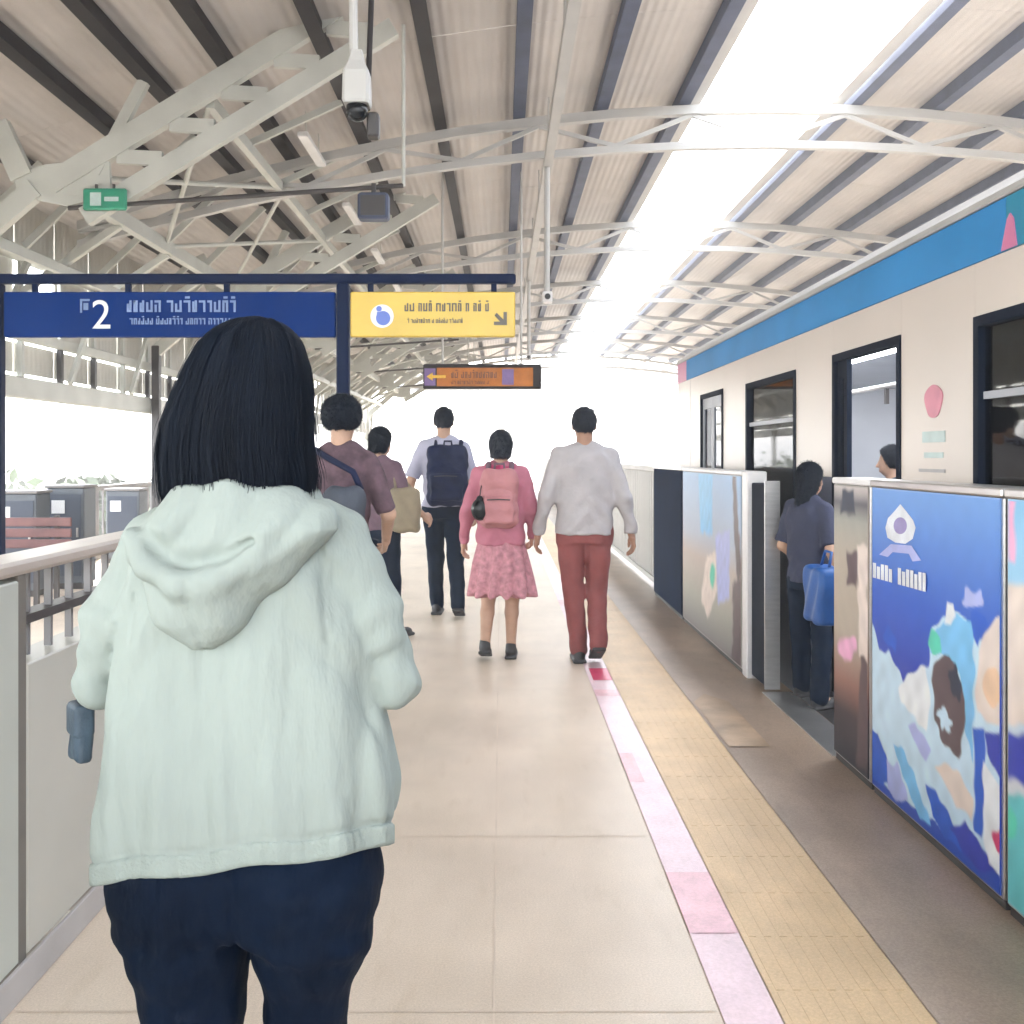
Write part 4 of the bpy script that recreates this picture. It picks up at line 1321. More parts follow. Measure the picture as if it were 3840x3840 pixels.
def to_yz(pts, raw):
    q = []
    for p in pts:
        u, v = p if raw else zp(p)
        q.append((PY(u), PZ(u, v)))
    return q
def printed(parent, y0, y1, stops, shapes, raw, soft=0.010, seed=1, z0=0.05, z1=1.272):
    """the printed picture of a poster: a fine sheet whose colours are the ink; soft-edged shapes over a ground tint"""
    n, m = int((y1 - y0) / 0.0075), int((z1 - z0) / 0.0075)
    yy, zz = np.meshgrid(np.linspace(y0, y1, n), np.linspace(z0, z1, m), indexing='ij')
    Yf, Zf = yy.ravel(), zz.ravel()
    rs = np.random.RandomState(seed)
    wy, wz, tex = Yf.copy(), Zf.copy(), np.zeros_like(Yf)
    for i in range(14):
        f1, f2, ph = rs.uniform(-60, 60), rs.uniform(-60, 60), rs.uniform(0, 6.28)
        wv = np.sin(f1 * Yf + f2 * Zf + ph)
        tex += wv / 14
        g = np.sin(f2 * Yf - f1 * Zf + ph * 2)
        wy += 0.0022 * wv
        wz += 0.0022 * g
    col = np.stack([np.interp(Zf, [p[0] for p in stops], [p[1][c] for p in stops]) for c in range(3)], 1)
    for (pts, ink_, *sf) in shapes:
        q = np.array(to_yz(pts, raw))
        s_ = sf[0] if sf else soft
        d2 = np.full(len(Yf), 1e9)
        ins = np.zeros(len(Yf), dtype=bool)
        for i in range(len(q)):
            a_, b_ = q[i], q[(i + 1) % len(q)]
            e = b_ - a_
            t_ = np.clip(((wy - a_[0]) * e[0] + (wz - a_[1]) * e[1]) / (e @ e + 1e-12), 0, 1)
            d2 = np.minimum(d2, (wy - a_[0] - t_ * e[0]) ** 2 + (wz - a_[1] - t_ * e[1]) ** 2)
            cr = ((a_[1] > wz) != (b_[1] > wz)) & (wy < (b_[0] - a_[0]) * (wz - a_[1]) / (b_[1] - a_[1] + 1e-12) + a_[0])
            ins ^= cr
        sd = np.where(ins, -np.sqrt(d2), np.sqrt(d2))
        al = np.clip(0.5 - sd / (2 * s_), 0, 1)
        al = (al * al * (3 - 2 * al))[:, None]
        col = col * (1 - al) + np.array(INK[ink_])[None, :] * (1 + 0.16 * tex[:, None]) * al
    col = np.clip(col * (1 + 0.06 * tex[:, None]), 0.004, 0.92)
    vv = np.stack([np.full(len(Yf), GX - 0.0016), Yf, Zf], 1) - np.array(world_origin(parent))
    idx = np.arange(n * m).reshape(n, m)
    ff = np.stack([idx[:-1, :-1], idx[:-1, 1:], idx[1:, 1:], idx[1:, :-1]], -1).reshape(-1, 4)
    o = np_obj('print', vv, ff, 'poster_print', parent, smooth=False)
    at = o.data.color_attributes.new('print', 'FLOAT_COLOR', 'POINT')
    at.data.foreach_set('color', np.concatenate([col, np.ones((len(col), 1))], 1).astype(np.float32).ravel())
    return o
def decal(parent, name, pts, m, y_lim=None, raw=False):
    """thin printed mark on the poster (y, z outline)"""
    layer[0] += 1
    x1 = GX - 0.0026 - 0.00025 * layer[0]
    q = [(min(max(y, y_lim[0]), y_lim[1]), min(max(z, 0.05), 1.272)) for y, z in to_yz(pts, raw)]
    n = len(q)
    area = sum(q[i][0] * q[(i + 1) % n][1] - q[(i + 1) % n][0] * q[i][1] for i in range(n))
    if area > 0:
        q = q[::-1]
    return MB().add([(x1, y, z) for y, z in q], [tuple(range(n))]).build(name, m, parent)
def oval(cx, cy, rx, ry, tilt=0.0, n=22, wob=0.0):
    o = []
    for j in range(n):
        a = 2 * math.pi * j / n
        rr = 1 + wob * math.sin(5 * a + 1)
        x, y = rx * math.cos(a) * rr, ry * math.sin(a) * rr
        o.append((cx + x * math.cos(tilt) - y * math.sin(tilt), cy + x * math.sin(tilt) + y * math.cos(tilt)))
    return o
BLUE = [(0.0, (0.02, 0.08, 0.46)), (0.52, (0.028, 0.05, 0.42)), (0.86, (0.035, 0.12, 0.55)), (1.27, (0.16, 0.34, 0.72))]
LIGHT = [(0.0, (0.22, 0.58, 0.66)), (0.45, (0.66, 0.66, 0.70)), (0.75, (0.40, 0.64, 0.80)), (1.27, (0.26, 0.54, 0.80))]
YA = (3.19, 4.27)
gA, pA = gate('gate panel with a blue advertisement, white logo and icy landscape', 3.165, 4.30, 'ad_blue')
printed(pA, 3.187, 4.278, BLUE, [
    ([(170, 640), (215, 790), (250, 800), (310, 912), (360, 880), (410, 845), (425, 720), (470, 660), (520, 640), (560, 660), (585, 730), (640, 760), (735, 640), (735, 1700), (640, 1640), (400, 1460), (170, 1290)], 'pale'),
    ([(290, 930), (400, 850), (420, 1010), (400, 1120), (350, 1060), (300, 1000)], 'white'),
    ([(415, 800), (450, 700), (520, 650), (590, 680), (600, 900), (590, 1240), (560, 1100), (540, 900), (470, 815)], 'cyan'),
    ([(480, 690), (490, 600), (512, 600), (522, 660), (505, 700)], 'white'),
    ([(580, 640), (640, 640), (650, 690), (610, 780), (590, 740)], 'blue'),
    (oval(592, 585, 42, 34, 0.2, wob=0.15), 'lilac'),
    ([(415, 770), (425, 720), (460, 740), (462, 805), (430, 810)], 'green'),
    (oval(495, 1015, 62, 205, -0.13, wob=0.07), 'brown'),
    (oval(478, 1075, 26, 55, -0.2, wob=0.2), 'pale'),
    (oval(520, 930, 20, 70, -0.15, wob=0.2), 'black'),
    ([(610, 800), (680, 655), (735, 650), (735, 1120), (650, 1090), (605, 1050)], 'cream'),
    (oval(670, 940, 38, 80), 'orange'),
    ([(440, 1260), (500, 1250), (590, 1380), (590, 1480), (520, 1420)], 'cream'),
    ([(596, 1090), (640, 1110), (630, 1560), (595, 1520)], 'blue'),
    ([(640, 1120), (735, 1140), (735, 1330), (690, 1280), (645, 1200)], 'deep'),
    ([(172, 1100), (210, 1130), (240, 1220), (260, 1310), (230, 1340), (172, 1300)], 'blue'),
    ([(240, 1240), (290, 1260), (330, 1400), (300, 1410), (250, 1350)], 'lilac'),
    ([(330, 1090), (360, 1080), (420, 1200), (400, 1240), (350, 1150)], 'lilac'),
    ([(400, 1330), (440, 1360), (510, 1480), (560, 1600), (500, 1560), (430, 1470)], 'blue'),
    ([(270, 1180), (300, 1170), (400, 1420), (420, 1500), (380, 1480), (320, 1330)], 'cyan'),
    ([(500, 1500), (560, 1490), (640, 1600), (700, 1700), (640, 1690), (560, 1620)], 'deep'),
    ([(630, 1240), (690, 1320), (735, 1380), (735, 1750), (660, 1660), (635, 1560)], 'white'),
    (oval(700, 1560, 26, 46), 'red'),
    ([(230, 740), (255, 690), (290, 760), (280, 800), (250, 790)], 'blue')], False, 0.006, 5)
layer[0] = 0
# logo: a white pointed mark with a round opening over a flared foot
decal(pA, 'logo', [(300, 205), (325, 235), (352, 270), (362, 300), (350, 345), (320, 365), (280, 360), (248, 340), (240, 300), (250, 262), (278, 232)], 'ink_white', YA)
decal(pA, 'logo', oval(300, 292, 27, 34), 'ink_purple', YA)
decal(pA, 'logo', [(262, 366), (345, 372), (385, 432), (350, 436), (335, 405), (270, 398), (250, 418), (215, 408)], 'ink_lilac', YA)
# two words under it, too blurred in the photo to read
for (xa, xb, n) in ((190, 272, 5), (292, 410, 7)):
    for i in range(n):
        a = xa + (xb - xa) * i / n
        b = a + (xb - xa) / n * 0.78
        sl = 0.20
        top_, bot = 440 + sl * (a - 190) + (12 if i % 3 == 1 else 0), 500 + 0.27 * (a - 190)
        decal(pA, 'lettering', [(a, top_), (b, top_ + sl * (b - a)), (b, bot + 0.27 * (b - a)), (a, bot)], 'ink_white', YA)
YB = (1.98, 3.12)
gB, pB = gate('gate panel with a pale cyan advertisement at the right edge of the picture', 1.95, 3.155, 'ad_light')
printed(pB, 1.972, 3.133, LIGHT, [
    ([(1903, 930), (1916, 930), (1914, 1060), (1903, 1055)], 'pink'),
    ([(1900, 1380), (1960, 1400), (1960, 1500), (1900, 1470)], 'deep'),
    ([(1898, 1500), (1980, 1520), (2100, 1900), (1990, 1800), (1898, 1690)], 'teal'),
    (oval(1905, 1560, 14, 30), 'green'),
    ([(1898, 1100), (1960, 1110), (2100, 1500), (1960, 1380), (1898, 1360)], 'cream'),
    ([(1960, 900), (2200, 930), (2200, 1100), (1990, 1100)], 'cyan')], True, 0.014, 6)
YC = (4.33, 4.77)
gC, pC = gate('narrow gate post with a beige and brown poster beside the open gate', 4.31, 4.79, 'ad_post', cap_m='plastic_white')
POST = [(0.0, (0.02, 0.03, 0.045)), (0.26, (0.05, 0.035, 0.045)), (0.40, (0.30, 0.15, 0.12)), (0.62, (0.44, 0.38, 0.31)), (0.95, (0.46, 0.40, 0.33)), (1.12, (0.36, 0.36, 0.32)), (1.2, (0.10, 0.10, 0.12)), (1.27, (0.55, 0.50, 0.48))]
printed(pC, 4.332, 4.768, POST, [
    ([(1590, 925), (1612, 925), (1614, 970), (1588, 965)], 'black'),
    (oval(1600, 1222, 17, 24, 0.3), 'pink'),
    ([(1598, 1040), (1622, 1045), (1618, 1110), (1600, 1100)], 'brown'),
    ([(1618, 1030), (1638, 1030), (1638, 1250), (1622, 1240)], 'cream'),
    ([(1625, 1240), (1638, 1250), (1638, 1460), (1615, 1440)], 'brown')], True, 0.014, 7)
YD = (6.62, 8.72)
gD, pD = gate('gate panel with a faded blue and beige poster, beyond the open gate', 6.60, 8.75, 'ad_mixed', cap_m='plastic_white')
MIXED = [(0.0, (0.20, 0.18, 0.19)), (0.30, (0.36, 0.36, 0.31)), (0.62, (0.50, 0.42, 0.38)), (0.80, (0.42, 0.48, 0.60)), (1.27, (0.30, 0.48, 0.74))]
printed(pD, 6.622, 8.728, MIXED, [
    ([(1318, 890), (1345, 888), (1344, 1010), (1322, 1005)], 'cyan'),
    ([(1382, 890), (1388, 885), (1392, 950), (1400, 1080), (1392, 1110), (1386, 1010)], 'brown'),
    ([(1382, 1100), (1400, 1090), (1402, 1130), (1398, 1280), (1380, 1260), (1384, 1180)], 'brown'),
    (oval(1340, 1100, 14, 60, 0.1, wob=0.1), 'cream'),
    (oval(1345, 1085, 5, 22), 'green'),
    ([(1350, 1010), (1378, 1000), (1376, 1130), (1355, 1140)], 'lilac')], True, 0.03, 8)
gE, pE = gate('dark navy gate leaf farther along, past the faded poster', 8.80, 10.4, 'gate_navy', frame_m='gate_navy')
# grey frame and dark leaf of the open gate
t = thing('open_gate', 'grey frame post of the open platform gate', 'gate', (GX + 0.07, 6.45, 0))
MB().box(GX + 0.0, GX + 0.13, 6.47, 6.59, 0.004, 1.31, 0.008).build('post', 'plastic_white', t)
MB().box(GX + 0.03, GX + 0.10, 6.12, 6.465, 0.03, 1.24, 0.006).build('gate_leaf', 'train_rubber', t)
MB().box(GX + 0.02, GX + 0.11, 6.10, 6.118, 0.02, 1.26).build('edge_strip', 'stainless', t)
struct(MB().box(GX + 0.0, GX + 0.18, 4.80, 6.09, 0.002, 0.010).build('threshold', 'stainless'))
# pale slatted fence from the gates to the far end
t = thing('edge_fence', 'pale lilac slatted fence along the platform edge beyond the gates', 'fence', (GX + 0.07, 10.45, 0))
MB().box(GX + 0.03, GX + 0.10, 10.45, 45.5, 1.24, 1.30, 0.01).build('top_rail', 'steel_white', t)
MB().box(GX + 0.03, GX + 0.10, 10.45, 45.5, 0.10, 0.15).build('bottom_rail', 'steel_white', t)
sl = MB().box(-0.02, 0.02, -0.055, 0.055, 0, 1.09).build('slat', 'steel_white', t, local=True)
sl.location = (0, 0.06, 0.15)
for i in range(1, 218):
    link('slat', sl.data, None, t, (0, 0.06 + i * 0.16, 0.15))
# ------------------------------------------------------------------ the woman in front
def foreground_woman():
    t = thing('person', 'woman in a mint green hooded jacket and navy trousers walking away, closest to the camera', 'person', (-0.365, 1.45, 0))
    # bare body: head, neck, arms with hands in front, legs
    eL, wL = (-0.222, 0.02, 1.085), (-0.10, 0.235, 1.10)
    eR, wR = (0.215, 0.02, 1.085), (0.09, 0.235, 1.12)
    sL, sR = (-0.146, 0.0, 1.262), (0.150, 0.0, 1.275)
    hipL, knL, anL = (-0.080, 0, 0.80), (-0.072, 0.02, 0.43), (-0.066, -0.04, 0.085)
    hipR, knR, anR = (0.090, 0, 0.80), (0.086, 0.05, 0.43), (0.086, 0.06, 0.085)
    def body(P):
        d = loft(P, [0.79, 0.82, 0.98, 1.10, 1.24, 1.31], 0.0, 0.0, [0.11, 0.13, 0.115, 0.125, 0.14, 0.05], [0.055, 0.07, 0.075, 0.085, 0.075, 0.045])
        d = smin(d, cap(P, (0.0, -0.01, 1.28), (0.005, 0.01, 1.43), 0.047, 0.046), 0.03)
        hd = smin(ell(P, (0.006, 0.005, 1.505), (0.070, 0.088, 0.085)), ell(P, (0.006, 0.040, 1.445), (0.051, 0.058, 0.066)), 0.03)
        hd = smin(hd, cap(P, (0.006, 0.095, 1.488), (0.006, 0.112, 1.452), 0.008, 0.012), 0.012)
        for s in (-1, 1):
            hd = smax(hd, -ell(P, (0.006 + 0.03 * s, 0.102, 1.492), (0.015, 0.012, 0.008)), 0.008)
        hd = smin(hd, cap(P, (-0.010, 0.093, 1.418), (0.022, 0.093, 1.418), 0.006), 0.008)
        d = smin(d, hd, 0.02)
        d = smin(d, chain(P, [sL, eL, wL], (0.038, 0.026, 0.022)), 0.03)
        d = smin(d, chain(P, [sR, eR, wR], (0.038, 0.026, 0.022)), 0.03)
        for hp, kn, an in ((hipL, knL, anL), (hipR, knR, anR)):
            d = smin(d, chain(P, [hp, kn, (kn[0], kn[1] - 0.03, 0.30), an], (0.052, 0.040, 0.038, 0.030)), 0.015)
            d = smin(d, cap(P, an, (an[0], an[1] + 0.12, 0.03), 0.033, 0.02), 0.02)
        return d
    ex = [place_hand(wL, Vector(wL) - Vector(eL) + Vector((0.02, 0, 0.02)), -1, 0.92, 1.3), place_hand(wR, Vector(wR) - Vector(eR), 1, 0.92, 1.3)]
    sdf_obj('body', body, (-0.3, -0.2, -0.01), (0.3, 0.4, 1.62), 0.010, 'skin', t, ex)

    def crumple(P, seed, f, amp, sq=(1.0, 1.0, 0.45)):
        """irregular soft creases: a few ridged waves in random directions, warped by each other"""
        rs = np.random.RandomState(seed)
        X, Y, Z = P[0] * sq[0], P[1] * sq[1], P[2] * sq[2]
        w1 = np.sin(f * 0.31 * X + f * 0.4 * Z + 1.0) + np.sin(f * 0.37 * Z - f * 0.21 * Y + 2.0)
        o = 0
        for i in range(6):
            v = rs.randn(3)
            v /= np.linalg.norm(v)
            o = o + (1 - 2 * np.abs(np.sin(f * rs.uniform(0.6, 1.4) * (v[0] * X + v[1] * Y + v[2] * Z) + 1.1 * w1 + rs.uniform(0, 6)))) / 6
        return amp * o
    def hem_z(X, Y):
        return 0.837 + 0.115 * X - 0.30 * Y + 0.003 * np.sin(X * 40)
    def torso(P):
        X, Y, Z = P
        zs = [0.77, 0.86, 0.96, 1.04, 1.13, 1.20, 1.27, 1.32, 1.36]
        d = loft(P, zs, [0.002, 0.003, 0.008, 0.008, 0.003, 0.0, 0.0, 0.0, 0.0],
                 [0.0, 0.0, 0.0, 0, 0, 0, -0.002, -0.008, -0.012],
                 [0.203, 0.204, 0.200, 0.196, 0.184, 0.172, 0.156, 0.120, 0.078],
                 [0.112, 0.111, 0.108, 0.106, 0.104, 0.102, 0.096, 0.082, 0.066], 2.8)
        m = np.clip((1.20 - Z) / 0.25, 0.1, 1)
        w = (1 - 2 * np.abs(np.sin(X * 27 + 1.0 * np.sin(Z * 7 + 1.0) + 0.9 * np.sin(X * 19 + Z * 3)))) * 0.5 + np.sin(X * 70 + 2.5 * np.sin(Z * 6 + X * 8)) * 0.25
        d = d + 0.0068 * m * w
        d = d + crumple(P, 3, 46, 0.0075, (1.2, 1.2, 0.28))
        d = d + 0.0035 * np.sin((Z + np.abs(X) * 1.3) * 62 + 2 * np.sin(X * 14)) * np.clip((Z - 1.02) / 0.15, 0, 1) * np.clip(np.abs(X) / 0.1 - 0.3, 0, 1)
        return d
    def jacket(P):
        X, Y, Z = P
        d = torso(P)
        hem = hem_z(X, Y)
        rel = Z - hem
        d = d + 0.003 * np.exp(-((rel - 0.030) / 0.005) ** 2) - 0.003 * np.exp(-((rel - 0.09) / 0.05) ** 2)
        # soft shoulder slope
        d = smin(d, cap(P, (-0.055, -0.01, 1.322), (-0.130, -0.003, 1.282), 0.042, 0.048), 0.03)
        d = smin(d, cap(P, (0.065, -0.01, 1.332), (0.138, -0.004, 1.292), 0.042, 0.046), 0.03)
        # sleeves, set in with a visible crease; elbows bent, forearms forward
        aL = chain(P, [(-0.132, 0.0, 1.278), (-0.190, 0.0, 1.18), eL], (0.048, 0.043, 0.034), 0.012)
        aL = smin(aL, cap(P, eL, wL, 0.036, 0.032), 0.008)
        aR = chain(P, [(0.136, -0.004, 1.288), (0.186, -0.008, 1.19), (0.219, -0.002, 1.092)], (0.047, 0.044, 0.034), 0.012)
        aR = smin(aR, cap(P, (0.219, -0.002, 1.092), wR, 0.037, 0.032), 0.008)
        el = np.exp(-((Z - 1.13) / 0.05) ** 2)
        wr = (0.0008 + 0.0018 * el) * np.sin(Z * 120 + 3 * np.sin(Y * 30 + X * 25)) + crumple(P, 8, 70, 0.0055, (1, 1, 0.45))
        sl = np.minimum(aL, aR) + wr
        d = smin(d, sl, 0.005)
        # armhole seams
        for s_, c in ((1, 0.122), (-1, -0.124)):
            dd = np.abs(X - c - s_ * 0.10 * (1.30 - Z))
            d = d + 0.0035 * np.exp(-(dd / 0.004) ** 2) * (Z > 1.16) * (Y < 0.03)
        d = smax(d, -(vlen(X, Y - 0.012, (Z - 1.40) * 0.7) - 0.060), 0.01)
        d = smax(d, hem - Z, 0.004)
        return d
    jk = sdf_obj('jacket', jacket, (-0.30, -0.17, 0.77), (0.30, 0.30, 1.40), 0.0048, 'mint_cloth', t)

    def hood(P):
        X, Y, Z = P
        zs = [1.152, 1.168, 1.19, 1.235, 1.28, 1.313, 1.342, 1.368]
        back = np.interp(Z, [1.15, 1.25, 1.32, 1.40], [-0.100, -0.096, -0.088, -0.066])
        cx = np.interp(Z, zs, [-0.030, -0.030, -0.028, -0.018, 0.002, 0.018, 0.012, 0.006])
        a = np.interp(Z, zs, [0.014, 0.034, 0.058, 0.094, 0.128, 0.142, 0.120, 0.086])
        b = np.interp(Z, zs, [0.022, 0.038, 0.050, 0.060, 0.062, 0.058, 0.054, 0.044])
        # lower edge asymmetric: hangs to the left
        d = (np.sqrt(((X - cx) / a) ** 2 + ((Y - back) / b) ** 2) - 1) * np.minimum(a, b)
        d = np.maximum(d, np.maximum(zs[0] - Z, Z - zs[-1]))
        d = d + 0.0035 * np.sin(X * 60 + Z * 35) * np.clip((1.33 - Z) / 0.1, 0, 1) + 0.004 * np.sin(X * 38 - Z * 52 + 1) + 0.0045 * (1 - 2 * np.abs(np.sin(X * 45 + 2 * np.sin(Z * 22)))) * np.clip((Z - 1.26) / 0.05, 0, 1)
        # rolled lip of the opening and the dark fold above it
        lip = [(-0.128, -0.108, 1.305), (-0.095, -0.136, 1.268), (-0.048, -0.150, 1.246), (0.0, -0.149, 1.252), (0.05, -0.140, 1.276), (0.110, -0.120, 1.310), (0.140, -0.092, 1.328)]
        L = chain(P, lip, (0.010, 0.013, 0.015, 0.014, 0.012, 0.010, 0.008), 0.02)
        grv = [(x * 0.92 + 0.002, y - 0.006, z + 0.024) for x, y, z in lip[:5]]
        G = chain(P, grv, (0.005, 0.009, 0.015, 0.012, 0.006), 0.02)
        d = smax(d, -G, 0.012)
        d = smin(d, L, 0.012)
        # bunched collar round the neck
        ang = [math.pi * (0.95 + i * 0.137) for i in range(9)]
        ring = [(0.004 + 0.090 * math.cos(q), -0.004 + 0.088 * math.sin(q), 1.345 + 0.010 * math.sin(q * 3)) for q in ang]
        C = chain(P, ring, (0.020,) * len(ring), 0.02)
        d = smin(d, C, 0.02)
        # lower hanging pouch seam
        d = d + 0.003 * np.exp(-((X + 0.03 + (Z - 1.2) * 0.1) / 0.004) ** 2) * (Z < 1.25)
        return d
    sdf_obj('hood', hood, (-0.19, -0.20, 1.13), (0.21, 0.06, 1.415), 0.0048, 'mint_cloth', jk)
    def band(P):
        X, Y, Z = P
        hem = hem_z(X, Y)
        d = torso(P) - 0.0012 + 0.0010 * np.sin(np.arctan2(Y, X) * 170)
        return smax(smax(d, hem - 0.003 - Z, 0.005), Z - hem - 0.029, 0.005)
    sdf_obj('hem_band', band, (-0.24, -0.16, 0.76), (0.24, 0.16, 0.95), 0.0042, 'mint_rib', jk)

    def trousers(P):
        X, Y, Z = P
        d = loft(P, [0.752, 0.775, 0.80, 0.86, 0.95], 0.004, 0.0, [0.166, 0.180, 0.186, 0.184, 0.16], [0.078, 0.090, 0.098, 0.10, 0.09], 2.3)
        d = smin(d, ell(P, (-0.084, -0.030, 0.822), (0.088, 0.072, 0.085)), 0.04)
        d = smin(d, ell(P, (0.090, -0.030, 0.826), (0.088, 0.072, 0.085)), 0.04)
        lL = chain(P, [(-0.088, 0, 0.80), (-0.082, 0.0, 0.735), (-0.076, 0.004, 0.64), knL, (anL[0], anL[1], 0.11)], (0.094, 0.086, 0.070, 0.060, 0.056), 0.02)
        lR = chain(P, [(0.098, 0, 0.80), (0.096, 0.004, 0.735), (0.090, 0.010, 0.64), knR, (anR[0], anR[1], 0.11)], (0.093, 0.084, 0.058, 0.054, 0.052), 0.02)
        d = smin(d, smin(lL, lR, 0.010), 0.025)
        # seat seam, creases under the seat and at the thighs
        d = d + 0.006 * np.exp(-((X - 0.008) / 0.005) ** 2) * (Y < 0) * (Z < 0.88)
        d = d + crumple(P, 21, 60, 0.006, (1, 1, 0.8))
        d = d + 0.0035 * np.sin(Z * 85 + 45 * np.abs(X - 0.008) + 2 * np.sin(X * 30)) * np.exp(-((Z - 0.745) / 0.035) ** 2)
        return d + 0.022 * np.clip((Z - hem_z(X, Y) - 0.004) / 0.012, 0, 1)
    sdf_obj('trousers', trousers, (-0.26, -0.20, 0.06), (0.26, 0.20, 0.96), 0.0062, 'navy_cloth', t)
    for s, an in ((-1, anL), (1, anR)):
        def shoe(P, an=an):
            return shoe_sdf(P, an[0], an[1], 0.0, 0.9)
        sdf_obj('shoe', shoe, (an[0] - 0.08, an[1] - 0.15, -0.001), (an[0] + 0.08, an[1] + 0.24, 0.2), 0.008, 'shoe_white', t)

    # hair: a solid under-shape plus several thousand strands laid over it
    zs = np.array([1.345, 1.362, 1.38, 1.417, 1.455, 1.492, 1.53, 1.57, 1.590, 1.601, 1.607])
    hc = np.array([-0.002, -0.003, -0.0034, -0.008, -0.006, 0.0004, 0.006, 0.010, 0.013, 0.015, 0.016])
    ha = np.array([0.104, 0.108, 0.110, 0.107, 0.104, 0.0955, 0.087, 0.069, 0.050, 0.031, 0.006]) * 0.965
    hb_ = np.array([0.086, 0.090, 0.093, 0.098, 0.101, 0.101, 0.096, 0.080, 0.060, 0.038, 0.008])
    hy = np.array([-0.020, -0.018, -0.016, -0.012, -0.008, -0.004, 0.0, 0.004, 0.006, 0.006, 0.006])
    def hair_sdf(P):
        X, Y, Z = P
        c, a, b, y = (np.interp(Z, zs, q) for q in (hc, ha - 0.006, hb_ - 0.006, hy))
        a = np.maximum(a, 0.004)
        b = np.maximum(b, 0.004)
        d = (np.sqrt(((X - c) / a) ** 2 + ((Y - y) / b) ** 2) - 1) * np.minimum(a, b)
        d = np.maximum(d, np.maximum(1.357 + 0.05 * np.abs(X) - Z, Z - 1.603))
        th = np.arctan2(Y - y, X - c)
        d = d + 0.0022 * np.sin(th * 9 + 2.5 * np.sin(Z * 14) + 1.7 * np.sin(th * 5)) + 0.0010 * np.sin(th * 53 + 3 * np.sin(Z * 16 + th * 4))
        return smax(d, Y - 0.045 - (Z - 1.47) * 0.55, 0.02)
    hr = sdf_obj('hair', hair_sdf, (-0.13, -0.14, 1.33), (0.14, 0.13, 1.62), 0.0042, 'hair', t)
    rnd = np.random.RandomState(4)
    N, K = 9000, 15
    th0 = rnd.uniform(-math.pi * 1.10, math.pi * 0.10, N)          # around the back and both sides
    z_start = rnd.uniform(1.50, 1.607, N)
    z_end = 1.350 + 0.010 * np.sin(th0 * 7) + 0.008 * np.sin(th0 * 19 + 1) + rnd.exponential(0.012, N) + rnd.uniform(-0.008, 0.008, N)
    off = rnd.normal(-0.0015, 0.0028, N) + 0.003 * np.sin(th0 * 11 + 0.7)
    stray = rnd.rand(N) < 0.06
    wob, wph = rnd.uniform(0.0, 0.05, N), rnd.uniform(0, 6.28, N)
    V = []
    u = np.linspace(0, 1, K)
    Zc = z_start[:, None] + (z_end - z_start)[:, None] * u[None, :] ** 1.15
    lock = np.sin(th0 * 17) * 0.07 + np.sin(th0 * 6) * 0.05
    TH = th0[:, None] + wob[:, None] * np.sin(u[None, :] * 5 + wph[:, None]) + lock[:, None] * u[None, :]
    A = np.interp(Zc, zs, ha) + off[:, None] + np.where(stray[:, None], (0.004 + 0.012 * (wph[:, None] % 1)) * u[None, :] ** 1.5, 0)
    B = np.interp(Zc, zs, hb_) + off[:, None] + np.where(stray[:, None], (0.004 + 0.012 * (wph[:, None] % 1)) * u[None, :] ** 1.5, 0)
    Cx = np.interp(Zc, zs, hc)
    Cy = np.interp(Zc, zs, hy)
    PX_ = Cx + A * np.cos(TH)
    PY_ = Cy + B * np.sin(TH)
    keep = (PY_ < 0.055).all(1)
    PX_, PY_, Zc, TH = PX_[keep], PY_[keep], Zc[keep], TH[keep]
    N = len(PX_)
    w = 0.0009 * (1 - 0.6 * u)[None, :] * rnd.uniform(0.7, 1.5, N)[:, None]
    tx, ty = -np.sin(TH), np.cos(TH)
    nx, ny = np.cos(TH), np.sin(TH)
    left = np.stack([PX_ - tx * w, PY_ - ty * w, Zc], 2)
    mid = np.stack([PX_ + nx * w * 0.8, PY_ + ny * w * 0.8, Zc], 2)
    right = np.stack([PX_ + tx * w, PY_ + ty * w, Zc], 2)
    allv = np.stack([left, mid, right], 2)                         # N, K, 3, 3
    base = np.arange(N * K * 3).reshape(N, K, 3)
    f1 = np.stack([base[:, :-1, 0], base[:, :-1, 1], base[:, 1:, 1], base[:, 1:, 0]], -1).reshape(-1, 4)
    f2 = np.stack([base[:, :-1, 1], base[:, :-1, 2], base[:, 1:, 2], base[:, 1:, 1]], -1).reshape(-1, 4)
    o = np_obj('hair_strands', allv.reshape(-1, 3), np.concatenate([f1, f2]), 'hair', hr)
    struct(o, 'stuff')
    return t
fw = foreground_woman()
fw.scale = (0.962, 1.0, 1.0)
fw.location.x = -0.362

# slate pouch hanging from her left forearm
tp = thing('pouch', 'small slate blue pouch hanging from the left forearm of the woman in mint', 'bag', (-0.362 - 0.243, 1.45 + 0.03, 1.010), None, R(38))
tp.scale = (0.8, 0.8, 0.85)
def pouch(P):
    d = rbox(P, (0, 0, 0.0), (0.015, 0.030, 0.048), 0.010)
    return d + 0.0015 * np.sin(P[2] * 90 + P[1] * 70) + 0.001 * np.sin(P[1] * 160)
sdf_obj('bag_body', pouch, (-0.05, -0.06, -0.07), (0.05, 0.06, 0.07), 0.0035, 'slate_bag', tp)
def flap(P):
    return np.maximum(rbox(P, (-0.001, 0, 0.024), (0.018, 0.032, 0.029), 0.010), -0.004 - P[2] - 0.25 * np.abs(P[1]))
sdf_obj('flap', flap, (-0.05, -0.06, -0.03), (0.05, 0.06, 0.07), 0.0035, 'slate_bag', tp)
for sy in (-1, 1):
    MB().tube([(0, 0.028 * sy, 0.04), (0.012, 0.024 * sy, 0.09), (0.03, 0.014 * sy, 0.12)], 0.004, 6).build('strap', 'plastic_black', tp, local=True)

